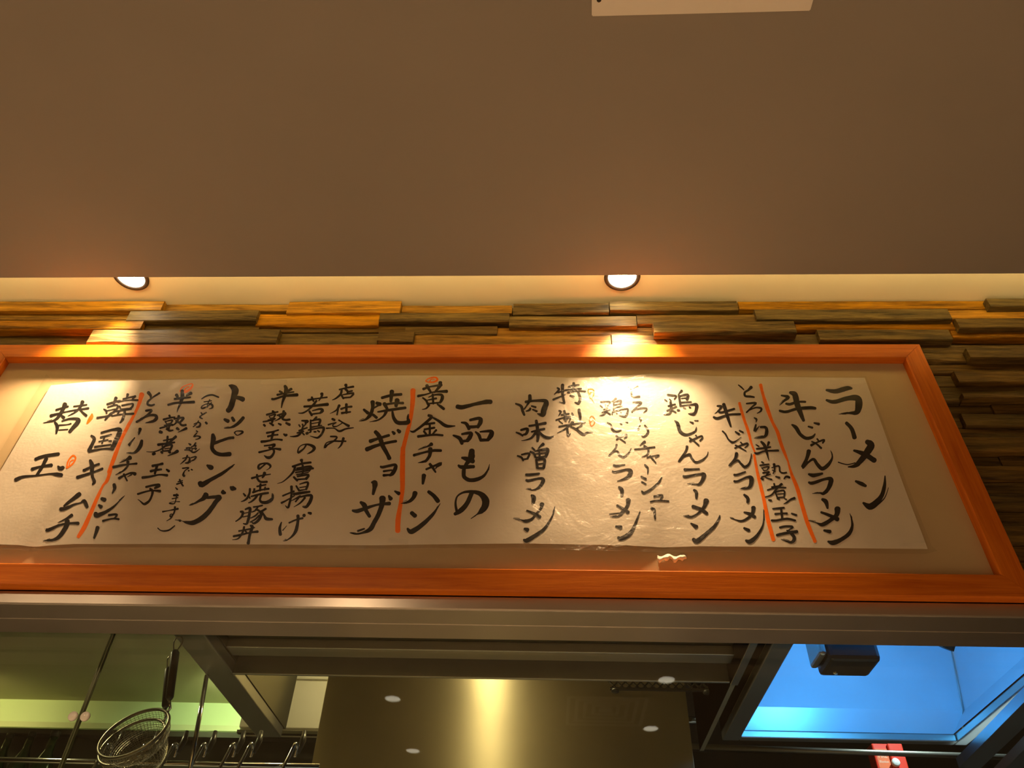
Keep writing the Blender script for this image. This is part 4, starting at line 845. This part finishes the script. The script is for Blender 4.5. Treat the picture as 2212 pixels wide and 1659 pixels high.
# two wire strainers hanging from hooks
MAT['mesh_wire'] = plain('strainer_wire', (.30,.26,.19), .35, metal=.9, bmp=0)
def strainer(hx, hy, bx, by, cx_, cy_, rpx, y, lab, hm, depth):
    top_ = PY(hx, hy, y); bot_ = PY(bx, by, y); c = PY(cx_, cy_, y)
    rad = rpx*( (c-EYE).dot(R.transposed() @ Vector((0,0,0)) if False else (c-EYE)) ** .5)/F
    root = empty('strainer', (c.x, y, c.z-.12), lab, 'strainer', 'wire strainers hanging behind the left glass')
    b = bmesh.new(); d = (bot_-top_).normalized()
    tube(b, [top_, top_+d*.006, bot_-d*.006, bot_], [.006, .0095, .0085, .005], 14); obj('grip', b, hm, root, smooth=True)
    b = bmesh.new(); lp = [top_+Vector((-.004,0,.0)), top_+Vector((-.010,0,.022)), top_+Vector((0,0,.034)), top_+Vector((.010,0,.022)), top_+Vector((.004,0,0))]
    tube(b, [Vector(v_) for v_ in catmull([list(v_) for v_ in lp], 5)], .0016, 6); obj('hanging_loop', b, MAT['mesh_wire'], root, smooth=True)
    # hoop, tipped towards the room; its neck joins the grip
    ax = Vector((-.18, -.80, .48)).normalized(); a = ax.cross(Vector((0,1,0))).normalized(); e = ax.cross(a)
    ring = [c + (a*math.cos(t)+e*math.sin(t))*rad for t in [2*math.pi*k/48 for k in range(49)]]
    b = bmesh.new(); tube(b, ring, .0034, 10, cap=False); obj('hoop', b, MAT['mesh_wire'], root, smooth=True)
    near = min(ring, key=lambda v_: (v_-bot_).length)
    b = bmesh.new(); tube(b, [bot_, (bot_+near)/2+Vector((.006,0,-.004)), near], .0032, 8); obj('neck', b, MAT['chrome'], root, smooth=True)
    b = bmesh.new(); ng, nrr = 56, 18; rr = []
    for i in range(nrr+1):
        t = math.pi/2*i/nrr; rr.append([b.verts.new(c - ax*math.sin(t)*depth + (a*math.cos(2*math.pi*k/ng)+e*math.sin(2*math.pi*k/ng))*max(rad*math.cos(t)**.6, .002)) for k in range(ng)])
    for p, q in zip(rr, rr[1:]):
        for k in range(ng): b.faces.new((p[k], p[(k+1)%ng], q[(k+1)%ng], q[k]))
    o = obj('mesh_bowl', b, MAT['mesh_wire'], root)
    md = o.modifiers.new('wires', 'WIREFRAME'); md.thickness = .0008
strainer(379, 1405, 366, 1512, 290, 1583, 60, 1.70, 'front wire strainer with a thick dark handle hanging behind the left glass', MAT['handle'], .05)
strainer(365, 1442, 357, 1530, 286, 1602, 56, 1.82, 'rear wire strainer half hidden behind the thick handled one', MAT['handle'], .08)
# slim steel rod hanging from the hood rim
pr0, pr1 = PZ(447, 1458, ZH), None
pq = PY(420, 1659, pr0.y)
b = bmesh.new(); tube(b, [(pr0.x, pr0.y, ZH-.001), (pq.x-.004, pr0.y, pq.z-.05)], .0055, 12)
tag(obj('hanging_rod', b, MAT['chrome'], smooth=True), 'slim steel rod hanging down from the left rim of the cooker hood', 'rod')
# green bottles on the shelf at the far left
MAT['bottle'] = plain('dark_green_bottle', (.012,.04,.014), .12, spec=.7, bmp=0)
for k, (px, py, y, s, lab) in enumerate(((24,1585,3.12,1.0,'leftmost dark green bottle behind the left glass'), (72,1582,3.12,1.0,'middle dark green bottle behind the left glass'), (122,1580,3.12,1.15,'largest dark bottle nearest the glass joint, behind the left glass'))):
    p = PY(px, py, y); h = .30*s
    root = empty('bottle', (p.x, y, p.z-h), lab, 'bottle', 'green bottles behind the left glass')
    b = bmesh.new(); lathe(b, (p.x, y, p.z-h), [(0,0),(.034*s,0),(.037*s,.01),(.037*s,h*.55),(.030*s,h*.66),(.015*s,h*.78),(.0125*s,h*.94),(0,h*.94)], seg=24); obj('glass_body', b, MAT['bottle'], root, smooth=True)
    b = bmesh.new(); lathe(b, (p.x, y, p.z-h*.06), [(0,0),(.015*s,0),(.015*s,h*.06),(0,h*.06)], seg=20); obj('cap', b, MAT['black'], root, smooth=True)
zb_ = min(PY(px, py, 3.12).z-.30*s for px, py, s in ((24,1585,1),(72,1582,1),(122,1580,1.15)))
tag(obj('bottle_shelf', boxes(((XL+.1, 3.02, zb_-.02), (-1.1, 3.155, zb_))), MAT['k_dark']), 'dark shelf board carrying the green bottles', 'shelf')

# work counters under the opening, below the view but mirrored in the steel
MAT['counter'] = plain('pale_counter', (.78,.74,.66), .35, nscale=8)
ct = tag(obj('work_counter', boxes(((LX0, 1.62, .86), (LX1, 2.40, .90)), ((LX0, 1.66, 0), (LX1, 2.34, .86)), bevel=.004), MAT['counter']), 'long pale work counter under the cooker hood', 'counter')
ct2 = tag(obj('dining_counter', boxes(((LX0, .95, 1.0), (LX1, 1.50, 1.045)), ((LX0, 1.38, 0), (LX1, 1.48, 1.0)), bevel=.004), MAT['counter']), 'long pale dining counter in front of the kitchen opening', 'counter')

# ---------------------------------------------------------------- lights of the kitchen
def k_light(name, loc, aim, power, col, size, lab):
    b = bmesh.new(); lathe(b, loc, [(.0, -.004), (size*.8, -.004), (size*.82, -.002), (size*.82, 0), (0, 0)], seg=32)
    o = tag(obj(name, b, emit(name+'_glow', col, 6), smooth=False), lab, 'ceiling light')
    l = bpy.data.lights.new(name, 'SPOT'); l.energy = power; l.color = col; l.spot_size = math.radians(140); l.spot_blend = .6; l.shadow_soft_size = size
    lo = bpy.data.objects.new(name, l); COL.objects.link(lo); lo.parent = o; lo.location = (0, 0, -.02)
    lo.rotation_euler = Vector(aim).to_track_quat('-Z', 'Y').to_euler()
k_light('kitchen_light', (-1.30, 3.10, ZK), (0, .8, -.35), P_KITCHEN, (.85,1.0,.50), .06, 'greenish round kitchen ceiling light left of the hood')
k_light('kitchen_light', (-2.55, 3.05, ZK), (0, .8, -.35), P_KITCHEN, (1.0,.85,.32), .06, 'yellowish round kitchen ceiling light behind the far left')
k_light('added_hood_fill', (-.212, 2.20, 3.14), (0, .25, -1), 44, (1.0,.80,.42), .05, 'added unseen fill light inside the cooker hood, for the backsplash streak')  # added fill, out of view: streaks the backsplash and lifts the kitchen ambience
k_light('kitchen_light', (1.55, 2.75, 3.155), (0, .1, -1), 90, (.6,.82,1.0), .06, 'added cool fill light, unseen, above the dark corner')  # added fill: cools the lintel reflection and brightens the fire blanket box
k_light('kitchen_light', (-1.7, 2.0, ZK), (0, .1, -1), 60, (1.0,.86,.48), .06, 'added warm fill light, unseen, above the left work counter')  # added fill: bounces off the counter up to the hood steel
k_light('kitchen_light', (-.75, 2.75, ZK), (-.2, .5, -.6), P_KITCHEN*.45, (1.0,.84,.5), .05, 'warm round kitchen ceiling light above the cream cabinet')

# ---------------------------------------------------------------- downlights and air diffuser of the dining room (seen mirrored in the glass)
MAT['room_lens'] = emit('room_lens', (1,.88,.70), 5)
MAT['white_trim'] = plain('white_trim', (.85,.83,.78), .4, bmp=0)
for k, (x, y) in enumerate(((-.80,-.99),(-.80,-1.85),(.605,-.67),(.60,-1.37),(-2.24,-.224),(-1.91,-.257),(-.81,-.234))):
    lab = ['left row, second from the kitchen','left row, third from the kitchen','right row, nearest the kitchen','right row, second from the kitchen','far left corner, outer one','far left corner, inner one','left row, nearest the kitchen'][k]
    root = empty('room_downlight', (x, y, Z_LOW), 'round dining room ceiling downlight: '+lab, 'downlight', 'dining room downlights')
    b = bmesh.new(); lathe(b, (x, y, Z_LOW), [(.050,0),(.049,-.0015),(.042,-.002),(.040,-.001)][::-1], seg=32); obj('ring', b, MAT['white_trim'], root, smooth=True)
    b = bmesh.new(); lathe(b, (x, y, Z_LOW-.0008), [(.041,0),(0,-.0006)], seg=32); obj('lens', b, MAT['room_lens'], root, smooth=True)
    l = bpy.data.lights.new('room_beam', 'SPOT'); l.energy = P_ROOM*(.30 if k > 3 else 1.35 if x < 0 else .8); l.color = (1,.66,.36); l.spot_size = math.radians(150 if k > 3 else 124); l.spot_blend = .7; l.shadow_soft_size = .012 if k > 3 else .036
    lo = bpy.data.objects.new('room_beam', l); COL.objects.link(lo); lo.parent = root; lo.location = (0, 0, -.011)
df = empty('air_diffuser', (.33, -1.08, Z_LOW-.02), 'square white ceiling air diffuser with nested frames', 'air diffuser')
for i, s in enumerate((.20, .155, .11, .065)):
    b = bmesh.new(); z0, z1 = Z_LOW-.018+.003*i, Z_LOW-.001; w = .018
    for sx, sy in ((1,0),(-1,0),(0,1),(0,-1)):
        if sx: box(b, (.33+sx*s-w*.5, -1.08-s-w*.49, z0), (.33+sx*s+w*.5, -1.08+s+w*.49, z0+.004))
        else: box(b, (.33-s+w*.51, -1.08+sy*s-w*.5, z0), (.33+s-w*.51, -1.08+sy*s+w*.5, z0+.004))
    obj('blade', b, MAT['white_trim'], df)
obj('centre_plate', boxes(((.295, -1.115, Z_LOW-.008), (.365, -1.045, Z_LOW-.004))), MAT['white_trim'], df)
